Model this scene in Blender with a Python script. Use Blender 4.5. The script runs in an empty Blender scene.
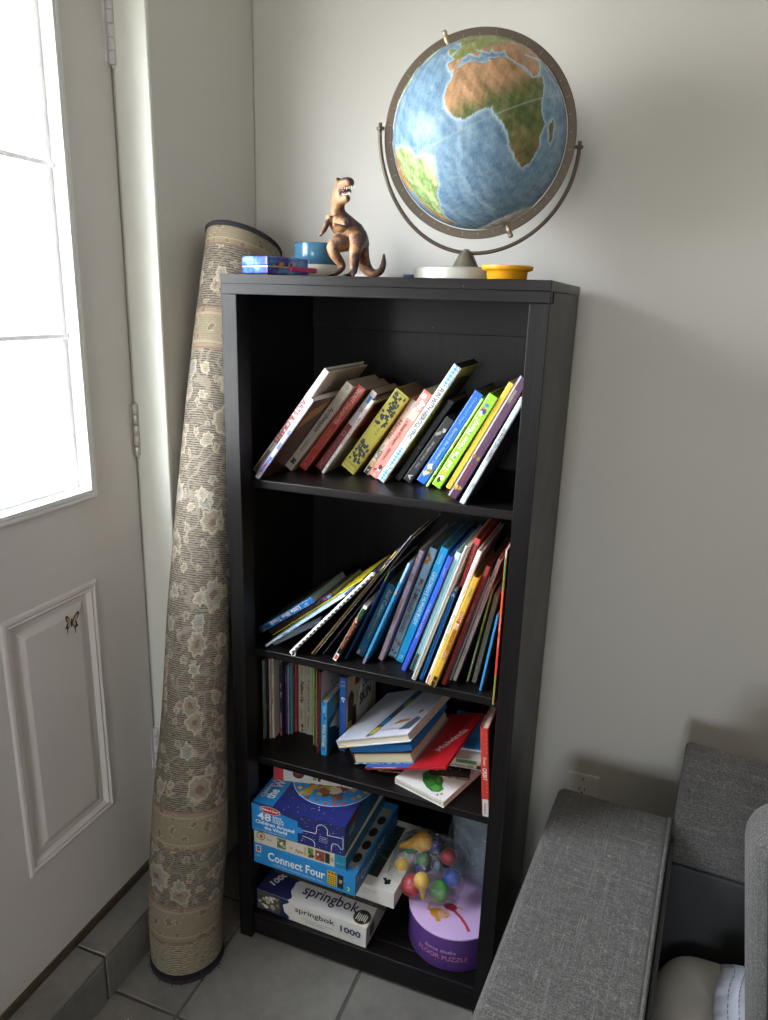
import bpy, bmesh, math, random
import numpy as np
from mathutils import Vector, Matrix, Euler
random.seed(4)
SC = bpy.context.scene
COL = SC.collection
PI = math.pi
R = math.radians

# ------------------------------------------------------------------ helpers
def lin(c):
    if isinstance(c, str):
        c = c.lstrip('#'); c = [int(c[i:i+2], 16)/255 for i in (0, 2, 4)]
    return tuple((x/12.92 if x <= .04045 else ((x+.055)/1.055)**2.4) for x in c[:3]) + (1.0,)

class NT:
    """small helper around a node tree"""
    def __init__(s, m):
        m.use_nodes = True; s.t = m.node_tree; s.n = s.t.nodes; s.l = s.t.links
        s.n.clear(); s.out = s.n.new('ShaderNodeOutputMaterial')
        s.b = s.n.new('ShaderNodeBsdfPrincipled'); s.l.new(s.b.outputs[0], s.out.inputs[0])
    def new(s, t, **k):
        n = s.n.new('ShaderNode'+t)
        for a, v in k.items():
            if a.startswith('i_'): n.inputs[a[2:].replace('_', ' ')].default_value = v
            else: setattr(n, a, v)
        return n
    def link(s, a, b): s.l.new(a, b)
    def math(s, op, a, b=None, c=None, clamp=False):
        n = s.n.new('ShaderNodeMath'); n.operation = op; n.use_clamp = clamp
        for i, v in enumerate((a, b, c)):
            if v is None: continue
            if isinstance(v, (int, float)): n.inputs[i].default_value = v
            else: s.l.new(v, n.inputs[i])
        return n.outputs[0]
    def mix(s, f, a, b):
        n = s.n.new('ShaderNodeMix'); n.data_type = 'RGBA'
        for i, v in ((0, f), (6, a), (7, b)):
            if isinstance(v, (int, float)): n.inputs[i].default_value = v
            elif isinstance(v, (tuple, list)): n.inputs[i].default_value = v
            else: s.l.new(v, n.inputs[i])
        return n.outputs[2]
    def coord(s, which='Object', scale=(1, 1, 1), rot=(0, 0, 0)):
        c = s.n.new('ShaderNodeTexCoord'); m = s.n.new('ShaderNodeMapping')
        m.inputs['Scale'].default_value = scale; m.inputs['Rotation'].default_value = rot
        s.l.new(c.outputs[which], m.inputs[0]); return m.outputs[0]
    def noise(s, vec, scale, detail=3, rough=.5):
        n = s.n.new('ShaderNodeTexNoise'); n.inputs['Scale'].default_value = scale
        n.inputs['Detail'].default_value = detail; n.inputs['Roughness'].default_value = rough
        if vec is not None: s.l.new(vec, n.inputs['Vector'])
        return n.outputs['Fac']
    def ramp(s, f, stops, interp='LINEAR'):
        n = s.n.new('ShaderNodeValToRGB'); n.color_ramp.interpolation = interp
        e = n.color_ramp.elements
        while len(e) < len(stops): e.new(.5)
        for el, (p, c) in zip(e, stops): el.position = p; el.color = c if len(c) == 4 else (*c, 1)
        s.l.new(f, n.inputs[0]); return n.outputs[0]
    def bump(s, h, strength=.3, dist=.002):
        n = s.n.new('ShaderNodeBump'); n.inputs['Strength'].default_value = strength
        n.inputs['Distance'].default_value = dist; s.l.new(h, n.inputs['Height'])
        s.l.new(n.outputs[0], s.b.inputs['Normal'])

_mc = {}
def flat(c, rough=.5, metal=0., spec=.5, var=.06, bump=0., scale=40, name=None):
    """plain coloured surface with a little procedural variation"""
    k = (c if isinstance(c, str) else tuple(c), rough, metal, spec, var, bump, scale)
    if k in _mc: return _mc[k]
    m = bpy.data.materials.new(name or 'paint_'+(c.lstrip('#') if isinstance(c, str) else 'mix'))
    t = NT(m); col = lin(c); v = t.coord()
    n = t.noise(v, scale, 4)
    lo = tuple(x*(1-var) for x in col[:3])+(1,); hi = tuple(min(1, x*(1+var)) for x in col[:3])+(1,)
    t.link(t.mix(n, lo, hi), t.b.inputs['Base Color'])
    t.b.inputs['Roughness'].default_value = rough; t.b.inputs['Metallic'].default_value = metal
    t.b.inputs['Specular IOR Level'].default_value = spec
    if bump: t.bump(t.noise(v, scale*6, 3), bump, .001)
    _mc[k] = m; return m

def link(o, parent=None):
    COL.objects.link(o)
    if parent is not None: o.parent = parent
    return o

class MB:
    """collects shapes and builds ONE mesh object"""
    def __init__(s): s.v = []; s.f = []; s.m = []; s.mats = []; s.sm = []; s.uv = {}
    def mi(s, m):
        if m not in s.mats: s.mats.append(m)
        return s.mats.index(m)
    def add(s, vs, fs, mat, smooth=False, M=None):
        o = len(s.v); i = s.mi(mat)
        for p in vs: s.v.append(tuple(M @ Vector(p)) if M is not None else tuple(p))
        for f in fs: s.f.append([o+k for k in f]); s.m.append(i); s.sm.append(smooth)
    def box(s, a, b, mat, M=None):
        (x0, y0, z0), (x1, y1, z1) = a, b
        vs = [(x0,y0,z0),(x1,y0,z0),(x1,y1,z0),(x0,y1,z0),(x0,y0,z1),(x1,y0,z1),(x1,y1,z1),(x0,y1,z1)]
        s.add(vs, [(3,2,1,0),(4,5,6,7),(0,1,5,4),(1,2,6,5),(2,3,7,6),(3,0,4,7)], mat, M=M)
    def quad(s, vs, mat, M=None): s.add(vs, [tuple(range(len(vs)))], mat, M=M)
    def prism(s, poly, d0, d1, mat, ax='z', M=None, smooth=False):
        """poly in the plane across ax; extruded from d0 to d1"""
        n = len(poly)
        def P(p, d):
            return {'z': (p[0], p[1], d), 'y': (p[0], d, p[1]), 'x': (d, p[0], p[1])}[ax]
        vs = [P(p, d0) for p in poly]+[P(p, d1) for p in poly]
        area = sum(poly[i][0]*poly[(i+1) % n][1]-poly[(i+1) % n][0]*poly[i][1] for i in range(n))
        flip = (area < 0) ^ (ax == 'y')
        fs = [tuple(range(n-1, -1, -1)), tuple(range(n, 2*n))]+[(i, (i+1) % n, n+(i+1) % n, n+i) for i in range(n)]
        if flip: fs = [f[::-1] for f in fs]
        s.add(vs, fs[:2], mat, M=M); 
        o = len(s.v)-2*n; i_ = s.mi(mat)
        for f in fs[2:]: s.f.append([o+k for k in f]); s.m.append(i_); s.sm.append(smooth)
    def lathe(s, prof, mat, seg=48, M=None, smooth=True, cap=True):
        n = len(prof); vs = []; fs = []
        for j in range(seg):
            a = 2*PI*j/seg
            for r, z in prof: vs.append((r*math.cos(a), r*math.sin(a), z))
        for j in range(seg):
            k = (j+1) % seg
            for i in range(n-1): fs.append((j*n+i, k*n+i, k*n+i+1, j*n+i+1))
        s.add(vs, fs, mat, smooth, M)
        if cap:
            if prof[0][0] > 1e-6: s.add([(prof[0][0]*math.cos(2*PI*j/seg), prof[0][0]*math.sin(2*PI*j/seg), prof[0][1]) for j in range(seg)], [tuple(range(seg-1, -1, -1))], mat, M=M)
            if prof[-1][0] > 1e-6: s.add([(prof[-1][0]*math.cos(2*PI*j/seg), prof[-1][0]*math.sin(2*PI*j/seg), prof[-1][1]) for j in range(seg)], [tuple(range(seg))], mat, M=M)
    def tube(s, pts, rad, mat, seg=10, closed=False, M=None, flatk=1.0):
        pts = [Vector(p) for p in pts]; n = len(pts); vs = []; fs = []
        rr = rad if isinstance(rad, (list, tuple)) else [rad]*n
        up = None
        for i, p in enumerate(pts):
            if closed: t = pts[(i+1) % n]-pts[i-1]
            else: t = pts[min(i+1, n-1)]-pts[max(i-1, 0)]
            t.normalize()
            if up is None:
                up = Vector((0, 0, 1)) if abs(t.z) < .9 else Vector((1, 0, 0))
            sd = t.cross(up); sd.normalize(); up = sd.cross(t); up.normalize()
            for j in range(seg):
                a = 2*PI*j/seg; q = p+(sd*math.cos(a)+up*math.sin(a)*flatk)*rr[i]; vs.append(tuple(q))
        for i in range(n if closed else n-1):
            i2 = (i+1) % n
            for j in range(seg):
                k = (j+1) % seg; fs.append((i*seg+j, i*seg+k, i2*seg+k, i2*seg+j))
        s.add(vs, fs, mat, True, M)
        if not closed:
            s.add([vs[j] for j in range(seg)], [tuple(range(seg-1, -1, -1))], mat, M=M)
            s.add([vs[(n-1)*seg+j] for j in range(seg)], [tuple(range(seg))], mat, M=M)
    def ellip(s, c, r, mat, seg=24, ring=14, M=None, fn=None):
        vs = []; fs = []
        for i in range(ring+1):
            th = PI*i/ring
            for j in range(seg):
                a = 2*PI*j/seg; d = (math.sin(th)*math.cos(a), math.sin(th)*math.sin(a), math.cos(th))
                k = fn(d) if fn else 1
                vs.append((c[0]+r[0]*d[0]*k, c[1]+r[1]*d[1]*k, c[2]+r[2]*d[2]*k))
        for i in range(ring):
            for j in range(seg):
                k = (j+1) % seg; fs.append((i*seg+j, (i+1)*seg+j, (i+1)*seg+k, i*seg+k))
        s.add(vs, fs, mat, True, M)
    def text(s, string, origin, dx, dy, w, h, mat, bold=0.0, align='L', stretch=1.35):
        """lettering as flat faces: fitted in a w x h box from origin along dx (reading) and dy (letter up)"""
        vs, fs, W, H = glyphs(string, bold)
        k = min(h/H, w/W); kx = min(w/W, k*stretch); ky = k
        if kx == w/W and k < h/H: ky = min(h/H, k*stretch)
        ox = 0 if align == 'L' else (w-W*kx)/2
        oy = (h-H*ky)/2 if align == 'C' else 0
        O = Vector(origin); dx = Vector(dx); dy = Vector(dy)
        s.add([tuple(O+dx*(ox+p[0]*kx)+dy*(oy+p[1]*ky)) for p in vs], fs, mat)
    def build(s, name, parent=None, bevel=0, seg=2, loc=None, rot=None, auto=False):
        me = bpy.data.meshes.new(name); me.from_pydata(s.v, [], s.f)
        for m in s.mats: me.materials.append(m)
        me.polygons.foreach_set('material_index', s.m); me.polygons.foreach_set('use_smooth', s.sm)
        me.update(); o = bpy.data.objects.new(name, me); link(o, parent)
        if loc is not None: o.location = loc
        if rot is not None: o.rotation_euler = rot
        if bevel:
            b = o.modifiers.new('edge', 'BEVEL'); b.width = bevel; b.segments = seg; b.limit_method = 'ANGLE'; b.angle_limit = R(40)
            b.harden_normals = False
        return o

_gl = {}
def glyphs(string, bold=0.0):
    k = (string, bold)
    if k in _gl: return _gl[k]
    cu = bpy.data.curves.new('lettering', 'FONT'); cu.body = string; cu.resolution_u = 2; cu.offset = bold
    cu.fill_mode = 'FRONT'
    o = bpy.data.objects.new('lettering', cu); COL.objects.link(o)
    dg = bpy.context.evaluated_depsgraph_get(); me = bpy.data.meshes.new_from_object(o.evaluated_get(dg))
    vs = [tuple(v.co) for v in me.vertices]; fs = [tuple(p.vertices) for p in me.polygons]
    bpy.data.objects.remove(o); bpy.data.curves.remove(cu); bpy.data.meshes.remove(me)
    x0 = min(v[0] for v in vs); x1 = max(v[0] for v in vs); y0 = min(v[1] for v in vs); y1 = max(v[1] for v in vs)
    vs = [(v[0]-x0, v[1]-y0, 0) for v in vs]
    _gl[k] = (vs, fs, x1-x0, y1-y0); return _gl[k]

def empty(name, loc=(0, 0, 0), rot=(0, 0, 0)):
    o = bpy.data.objects.new(name, None); o.empty_display_size = .02; link(o); o.location = loc; o.rotation_euler = rot
    return o
def tag(o, label=None, cat=None, group=None, kind=None):
    if label: o['label'] = label
    if cat: o['category'] = cat
    if group: o['group'] = group
    if kind: o['kind'] = kind
    return o
def struct(o): o['kind'] = 'structure'; return o
def thing(name, label, cat, loc=(0, 0, 0), rot=(0, 0, 0), group=None):
    return tag(empty(name, loc, rot), label, cat, group)

# ------------------------------------------------------------------ camera (from the photo's vanishing points)
F_PX, YAW, PITCH, ROLL = 735.09, 20.1507, 15.9293, 1.7439
CAM = Vector((.7782, -1.2123, 1.4625))
def cam_axes():
    a, b, c = R(YAW), R(PITCH), R(ROLL)
    fw = Vector((-math.sin(a)*math.cos(b), math.cos(a)*math.cos(b), -math.sin(b)))
    r = Vector((math.cos(a), math.sin(a), 0)); u = r.cross(fw)
    return r*math.cos(c)+u*math.sin(c), u*math.cos(c)-r*math.sin(c), fw
cr, cu_, cf = cam_axes()
cd = bpy.data.cameras.new('camera'); cam = bpy.data.objects.new('camera', cd); COL.objects.link(cam)
cam.matrix_world = Matrix(((cr.x, cu_.x, -cf.x, CAM.x), (cr.y, cu_.y, -cf.y, CAM.y), (cr.z, cu_.z, -cf.z, CAM.z), (0, 0, 0, 1)))
cd.sensor_fit = 'VERTICAL'; cd.sensor_height = 36; cd.lens = F_PX/1020*36; cd.clip_start = .02
SC.camera = cam
SKY, FILL, EXPO = 18.0, 4.5, 0.85
# ------------------------------------------------------------------ materials of the setting
def wall_paint(name, c, rough=.6):
    m = bpy.data.materials.new(name); t = NT(m); v = t.coord()
    n = t.noise(v, 3, 3); c = lin(c)
    t.link(t.mix(n, tuple(x*.97 for x in c[:3])+(1,), tuple(x*1.02 for x in c[:3])+(1,)), t.b.inputs['Base Color'])
    t.b.inputs['Roughness'].default_value = rough
    t.bump(t.noise(v, 260, 2), .12, .0006); return m
def speck_paint(name, c, rough):
    """painted door: a few pale dust specks"""
    m = bpy.data.materials.new(name); t = NT(m); v = t.coord()
    vo = t.new('TexVoronoi'); vo.inputs['Scale'].default_value = 22; t.link(v, vo.inputs['Vector'])
    rnd = t.new('SeparateColor'); t.link(vo.outputs['Color'], rnd.inputs[0])
    size = t.math('MULTIPLY', rnd.outputs[0], .048)
    keep = t.math('GREATER_THAN', rnd.outputs[1], .62)
    dot = t.math('MULTIPLY', t.math('LESS_THAN', vo.outputs['Distance'], size), keep)
    c = lin(c); base = t.mix(t.noise(v, 4, 4), tuple(x*.97 for x in c[:3])+(1,), tuple(x*1.02 for x in c[:3])+(1,))
    t.link(t.mix(dot, base, lin('#e9ece6')), t.b.inputs['Base Color'])
    t.b.inputs['Roughness'].default_value = rough
    t.bump(t.noise(v, 180, 2), .08, .0005); return m
M_WALL = wall_paint('wall_paint', '#cac7c0')
M_CEIL = wall_paint('ceiling_paint', '#e4e3df')
M_DOOR = speck_paint('door_paint', '#d2ccc8', .42)
M_FRAME = flat('#e2e2e0', .35, var=.02)
M_JAMB = flat('#dcdcd2', .4, var=.03)

def tile_mat():
    m = bpy.data.materials.new('floor_tile'); t = NT(m); v = t.coord()
    n1 = t.noise(v, 5, 6, .6); n2 = t.noise(v, 34, 5, .65)
    f = t.math('ADD', t.math('MULTIPLY', n1, .65), t.math('MULTIPLY', n2, .35))
    col = t.ramp(f, [(.30, lin('#625f5b')), (.5, lin('#797671')), (.72, lin('#8b8882'))])
    vo = t.new('TexVoronoi'); vo.inputs['Scale'].default_value = 40; t.link(v, vo.inputs['Vector'])
    rnd = t.new('SeparateColor'); t.link(vo.outputs['Color'], rnd.inputs[0])
    dot = t.math('MULTIPLY', t.math('LESS_THAN', vo.outputs['Distance'], t.math('MULTIPLY', rnd.outputs[0], .07)), t.math('GREATER_THAN', rnd.outputs[1], .8))
    t.link(t.mix(dot, col, lin('#d8d8d2')), t.b.inputs['Base Color'])
    t.b.inputs['Roughness'].default_value = .5; t.bump(n2, .12, .001); return m
M_TILE = tile_mat(); M_GROUT = flat('#565350', .9, var=.12)

# ------------------------------------------------------------------ the room
WX, BY, HC = -.163, .42, 2.45          # left wall plane, back wall plane, ceiling
RX, FY = 3.1, -3.6                     # right wall, wall behind the camera
DX = -.245                             # door face
JY0, JY1 = -.885, .044                 # door opening along the left wall
def slab(name, *boxes, mat=M_WALL, bevel=0):
    b = MB()
    for a, c in boxes: b.box(a, c, mat)
    return struct(b.build(name, bevel=bevel))
slab('wall_back', ((WX-.2, BY, -.1), (RX+.1, BY+.12, HC+.1)))
slab('wall_right', ((RX, FY-.1, -.1), (RX+.12, BY, HC+.1)))
slab('ceiling', ((WX-.2, FY-.1, HC), (RX, BY, HC+.12)), mat=M_CEIL)
slab('wall_left', ((WX-.18, JY1, 0), (WX, BY, HC)), ((WX-.18, FY, 0), (WX, JY0, HC)), ((WX-.18, JY0, 2.09), (WX, JY1, HC)), bevel=.006)
# wall behind the camera with an unseen window, its opening sized for fill light
W2 = (.25, .95, 1.0, 1.8)
slab('wall_front', ((WX-.18, FY-.12, 0), (W2[0], FY, HC)), ((W2[1], FY-.12, 0), (RX, FY, HC)), ((W2[0], FY-.12, 0), (W2[1], FY, W2[2])), ((W2[0], FY-.12, W2[3]), (W2[1], FY, HC)))
# floor: tiles with grout lines between (sub-floor shows as the grout)
def floor_():
    b = MB(); g = .0035
    b.box((WX-.3, FY-.1, -.12), (RX+.1, BY+.1, -.0025), M_GROUT)
    xs = [-.013+.318*i for i in range(-1, 11)]; ys = [-.232+.318*i for i in range(-12, 4)]
    for i in range(len(xs)-1):
        for j in range(len(ys)-1):
            x0, x1 = max(xs[i]+g, WX-.01), min(xs[i+1]-g, RX); y0, y1 = max(ys[j]+g, FY), min(ys[j+1]-g, BY)
            if x1-x0 > .01 and y1-y0 > .01: b.box((x0, y0, -.01), (x1, y1, 0), M_TILE)
    return struct(b.build('floor', bevel=.0015, seg=1))
floor_()
# tiled step below the door
ST = .118
def step_():
    b = MB(); x1 = WX-.004
    b.box((DX-.12, JY0, -.002), (x1-.008, JY1, ST-.009), M_GROUT)
    ys = [-1.2, -.888, -.568, -.2555, .044]
    for a, c in zip(ys[:-1], ys[1:]):
        a = max(a, JY0); 
        b.box((DX-.03, a+.003, ST-.011), (x1, c-.003, ST), M_TILE)
        b.box((x1-.010, a+.003, 0.001), (x1, c-.003, ST-.014), M_TILE)
    return struct(b.build('trim_1', bevel=.002, seg=2))
step_()
# jamb board on the far side of the door recess
b = MB(); b.box((DX+.006, JY1-.006, ST), (WX+.001, JY1+.004, 2.09), M_JAMB)
b.box((DX-.06, JY1-.022, ST), (DX-.046, JY1, 2.09), M_JAMB)
struct(b.build('trim_2', bevel=.003))

# ------------------------------------------------------------------ door
def rect_frame(b, y0, y1, z0, z1, prof, x, mat, fill=None):
    """mitred rectangular moulding on a plane facing +x; prof = (inset, height)"""
    loops = []
    for ins, h in prof:
        loops.append([(x+h, y0+ins, z0+ins), (x+h, y1-ins, z0+ins), (x+h, y1-ins, z1-ins), (x+h, y0+ins, z1-ins)])
    vs = [p for l in loops for p in l]; fs = []
    for i in range(len(loops)-1):
        for k in range(4):
            k2 = (k+1) % 4; fs.append((i*4+k, i*4+k2, i*4+4+k2, i*4+4+k))
    b.add(vs, fs, mat)
    if fill: b.add(loops[-1], [(0, 1, 2, 3)], fill)
door = struct(empty('door_1', (DX, (JY0+JY1)/2, ST)))
def dpart(b, name, **k):
    o = b.build(name, None, **k); o.parent = door; o.matrix_parent_inverse = Matrix.Translation(-door.location); return o
GY0, GY1, GZ0, GZ1 = -.765, -.090, 1.071, 2.0     # glazed opening
DT = .045
b = MB(); d0, d1 = JY0+.006, JY1-.005
PY = [(-.347, -.107), (-.765, -.525)]; PZ = (.366, .903)
b.box((DX-DT, d0, ST+.012), (DX, GY0, 2.08), M_DOOR); b.box((DX-DT, GY1, ST+.012), (DX, d1, 2.08), M_DOOR)
b.box((DX-DT, GY0, GZ1), (DX, GY1, 2.08), M_DOOR); b.box((DX-DT, GY0, PZ[1]), (DX, GY1, GZ0), M_DOOR)
b.box((DX-DT, GY0, ST+.012), (DX, GY1, PZ[0]), M_DOOR)
for y0, y1 in ((GY0, PY[1][0]), (PY[1][1], PY[0][0]), (PY[0][1], GY1)):
    if y1-y0 > 1e-4: b.box((DX-DT, y0, PZ[0]), (DX, y1, PZ[1]), M_DOOR)
b.box((DX-DT, GY0, PZ[0]), (DX-DT+.02, GY1, PZ[1]), M_DOOR)
dpart(b, 'door_leaf')
for y0, y1 in PY:
    b = MB()
    rect_frame(b, y0, y1, PZ[0], PZ[1], [(0, 0), (.004, .0035), (.010, .0045), (.014, .001), (.018, .0025), (.025, -.006), (.036, -.0065), (.052, .0005)], DX, M_DOOR, fill=M_DOOR)
    dpart(b, 'door_panel')
b = MB()
rect_frame(b, GY0, GY1, GZ0, GZ1, [(0, 0), (0, .006), (.004, .010), (.009, .010), (.0105, .0075), (.013, .0115), (.020, .0115), (.0225, .005), (.0225, -.02)], DX, M_FRAME)
dpart(b, 'window_frame')
i_ = .0225
m_glass = bpy.data.materials.new('window_glass'); t = NT(m_glass)
tr = t.new('BsdfTransparent'); gl = t.new('BsdfGlossy'); gl.inputs['Roughness'].default_value = .02
lw = t.new('LayerWeight'); lw.inputs[0].default_value = .5; mx = t.new('MixShader')
t.link(t.math('ADD', .035, t.math('MULTIPLY', t.math('POWER', lw.outputs['Facing'], 5.), .9)), mx.inputs[0]); t.link(tr.outputs[0], mx.inputs[1]); t.link(gl.outputs[0], mx.inputs[2]); t.link(mx.outputs[0], t.out.inputs[0])
b = MB(); b.box((DX-.020, GY0+i_-.003, GZ0+i_-.003), (DX-.017, GY1-i_+.003, GZ1-i_+.003), m_glass); dpart(b, 'window_pane')
M_GRILLE = bpy.data.materials.new('white_plastic_grille'); t = NT(M_GRILLE)
tl = t.new('BsdfTranslucent'); tl.inputs[0].default_value = (.9, .9, .9, 1); t.b.inputs['Base Color'].default_value = (.85, .85, .85, 1); mx = t.new('MixShader'); mx.inputs[0].default_value = .10
t.link(t.b.outputs[0], mx.inputs[1]); t.link(tl.outputs[0], mx.inputs[2]); t.link(mx.outputs[0], t.out.inputs[0])
b = MB()
for z in (1.382, 1.672): b.box((DX-.016, GY0+i_, z-.0042), (DX-.010, GY1-i_, z+.0042), M_GRILLE)
for y in (-.315, -.53): b.box((DX-.0165, y-.0055, GZ0+i_), (DX-.0105, y+.0055, GZ1-i_), M_GRILLE)
# the inner edge of the pane's spacer
rect_frame(b, GY0+i_, GY1-i_, GZ0+i_, GZ1-i_, [(0, -.0165), (.010, -.0165), (.010, -.0185)], DX, M_FRAME)
dpart(b, 'window_grille')
M_SWEEP = flat('#453a31', .7, var=.15)
b = MB(); b.box((DX-.04, d0, ST+.001), (DX+.006, d1, ST+.012), M_SWEEP); dpart(b, 'door_sweep')
M_BRASS = flat('#7d6f58', .45, metal=.6)
b = MB(); b.box((DX-.035, d0, ST+.012), (DX+.0015, d1, ST+.021), M_BRASS); dpart(b, 'door_edge_strip')
M_HINGE = flat('#bfb9b4', .38, metal=.35, var=.12)
M_HPAINT = flat('#c9c5c4', .45, var=.08)
for zt, m in ((1.975, M_HPAINT), (1.241, M_HINGE), (.477, M_HPAINT)):
    b = MB(); H = .112; yk = JY1-.006; xk = DX+.007
    for k in range(5):
        z1 = zt-H*k/5; z0 = zt-H*(k+1)/5+.0012
        b.lathe([(.0062, z0), (.0072, z0+.001), (.0072, z1-.001), (.0062, z1)], m, 16, Matrix.Translation((xk, yk, 0)))
    b.lathe([(.003, zt), (.0045, zt+.002), (.0005, zt+.004)], m, 12, Matrix.Translation((xk, yk, 0)))
    b.lathe([(.0005, zt-H-.006), (.004, zt-H-.003), (.003, zt-H)], m, 12, Matrix.Translation((xk, yk, 0)))
    b.box((DX-.001, yk-.012, zt-H+.004), (DX+.0025, yk-.002, zt-.004), m)
    b.box((xk-.002, JY1-.0085, zt-H+.004), (xk+.007, JY1-.0058, zt-.004), m)
    dpart(b, 'hinge')
# butterfly sticker on the door panel
def butterfly():
    o = thing('butterfly_sticker', 'small black and cream butterfly sticker on the door panel', 'sticker', (DX+.0012, -.183, .838), (R(-9), 0, 0))
    dark = flat('#1c1712', .6); cream = flat('#b39f84', .6, var=.25)
    b = MB(); s = .001
    up = [(1, 1), (6, 10), (12, 17), (18, 20), (20, 15), (17, 7), (12, 2), (15, -2), (16, -7), (20, -11), (14, -12), (9, -13), (4, -8), (1, -3)]
    inn = [(3, 2), (8, 9), (13, 14), (16, 14), (14, 7), (9, 1), (12, -4), (11, -9), (6, -8), (3, -3)]
    for sg in (1, -1):
        k = .85 if sg == -1 else 1
        f = lambda P, x: [(x, p[0]*s*sg*k, p[1]*s*k) for p in (P if sg == 1 else P[::-1])]
        b.quad(f(up, 0), dark); b.quad(f(inn, .0004), cream)
        b.quad([(0, sg*k*s*9, -12*s*k), (0, sg*k*s*13, -11*s*k), (0, sg*k*s*12, -24*s*k), (0, sg*k*s*10.5, -25*s*k)][::sg], dark)
    for p in ((14, 16), (15, -9), (12, -11), (-10, 13), (-10, -9)):
        b.quad([(.0006, (p[0]+dx)*s, (p[1]+dz)*s) for dx, dz in ((-1, -1), (1, -1), (1.4, 1), (-1, 1.2))], dark)
    b.prism([(-.8*s, -9*s), (.8*s, -9*s), (1*s, 5*s), (0, 9*s), (-1*s, 5*s)], 0, .0012, dark, ax='x')
    b.build('wings', o)
butterfly()

# ------------------------------------------------------------------ unseen window behind the camera, sized for fill light
w2 = struct(empty('window_2', ((W2[0]+W2[1])/2, FY, W2[2])))
b = MB()
for a, c in (((W2[0], FY-.09, W2[2]), (W2[0]+.05, FY-.04, W2[3])), ((W2[1]-.05, FY-.09, W2[2]), (W2[1], FY-.04, W2[3])), ((W2[0], FY-.09, W2[2]), (W2[1], FY-.04, W2[2]+.05)), ((W2[0], FY-.09, W2[3]-.05), (W2[1], FY-.04, W2[3])), (((W2[0]+W2[1])/2-.025, FY-.085, W2[2]), ((W2[0]+W2[1])/2+.025, FY-.045, W2[3]))):
    b.box(a, c, M_FRAME)
o = b.build('window_frame'); o.parent = w2; o.matrix_parent_inverse = Matrix.Translation(-w2.location)

# ------------------------------------------------------------------ outside: pale house wall across the way
def brick_mat():
    m = bpy.data.materials.new('pale_brick'); t = NT(m); v = t.coord('Object', rot=(0, R(90), R(90)))
    br = t.new('TexBrick'); t.link(t.coord('Object', rot=(R(90), 0, R(90))), br.inputs['Vector'])
    br.inputs['Scale'].default_value = 4; br.inputs['Color1'].default_value = lin('#5c4541'); br.inputs['Color2'].default_value = lin('#654b46'); br.inputs['Mortar'].default_value = lin('#a89f98')
    t.link(br.outputs['Color'], t.b.inputs['Base Color']); t.b.inputs['Roughness'].default_value = .9; return m
MBR = brick_mat()
b = MB(); b.box((-9.3, -4.5, -.6), (-9, 12, 1.38), MBR)
house = tag(b.build('brick_house_wall'), 'pale red brick house wall outside beyond the door glass', 'wall', kind='structure')
b = MB(); b.box((-30, -14, -.72), (WX-.36, 16, -.6), flat('#b9b6ae', .9, var=.1)); tag(b.build('outside_ground'), kind='structure')

# ------------------------------------------------------------------ light: daylight sky through the glass, one added warm fill light
W = bpy.data.worlds.new('sky'); SC.world = W; W.use_nodes = True
wt = W.node_tree; wt.nodes.clear()
wo = wt.nodes.new('ShaderNodeOutputWorld'); bg = wt.nodes.new('ShaderNodeBackground'); wt.links.new(bg.outputs[0], wo.inputs[0])
tc = wt.nodes.new('ShaderNodeTexCoord'); sx = wt.nodes.new('ShaderNodeSeparateXYZ'); wt.links.new(tc.outputs['Generated'], sx.inputs[0])
rp = wt.nodes.new('ShaderNodeValToRGB'); rp.color_ramp.elements[0].position = .45; rp.color_ramp.elements[0].color = (.75, .74, .72, 1)
rp.color_ramp.elements[1].position = .62; rp.color_ramp.elements[1].color = (.86, .93, 1.0, 1)
mr = wt.nodes.new('ShaderNodeMapRange'); mr.inputs[1].default_value = -1; mr.inputs[2].default_value = 1
wt.links.new(sx.outputs['Z'], mr.inputs[0]); wt.links.new(mr.outputs[0], rp.inputs[0]); wt.links.new(rp.outputs[0], bg.inputs[0])
bg.inputs[1].default_value = SKY
def portal(name, loc, rot, sx_, sy_):
    l = bpy.data.lights.new(name, 'AREA'); l.shape = 'RECTANGLE'; l.size = sx_; l.size_y = sy_; l.cycles.is_portal = True
    o = bpy.data.objects.new(name, l); COL.objects.link(o); o.location = loc; o.rotation_euler = rot; return o
portal('door_glass_daylight', (DX-.06, (GY0+GY1)/2, (GZ0+GZ1)/2), (0, R(-90), 0), GZ1-GZ0, GY1-GY0)
portal('window_daylight', ((W2[0]+W2[1])/2, FY-.13, (W2[2]+W2[3])/2), (R(90), 0, 0), W2[1]-W2[0], W2[3]-W2[2])
l = bpy.data.lights.new('warm_fill_light', 'AREA'); l.shape = 'DISK'; l.size = 1.4; l.energy = FILL; l.color = (1, .84, .66)
o = bpy.data.objects.new('warm_fill_light', l); COL.objects.link(o); o.location = (1.8, -2.2, HC-.03)  # unseen area light added under the ceiling for warm fill, no lamp there
vs_ = SC.view_settings; vs_.view_transform = 'Standard'; vs_.look = 'None'; vs_.gamma = 1; vs_.exposure = EXPO; vs_.use_curve_mapping = False
SC.cycles.use_denoising = True; SC.cycles.max_bounces = 10; SC.cycles.diffuse_bounces = 6; SC.cycles.transparent_max_bounces = 16
SC.cycles.sample_clamp_indirect = 8; SC.cycles.caustics_reflective = False; SC.cycles.caustics_refractive = False
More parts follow.
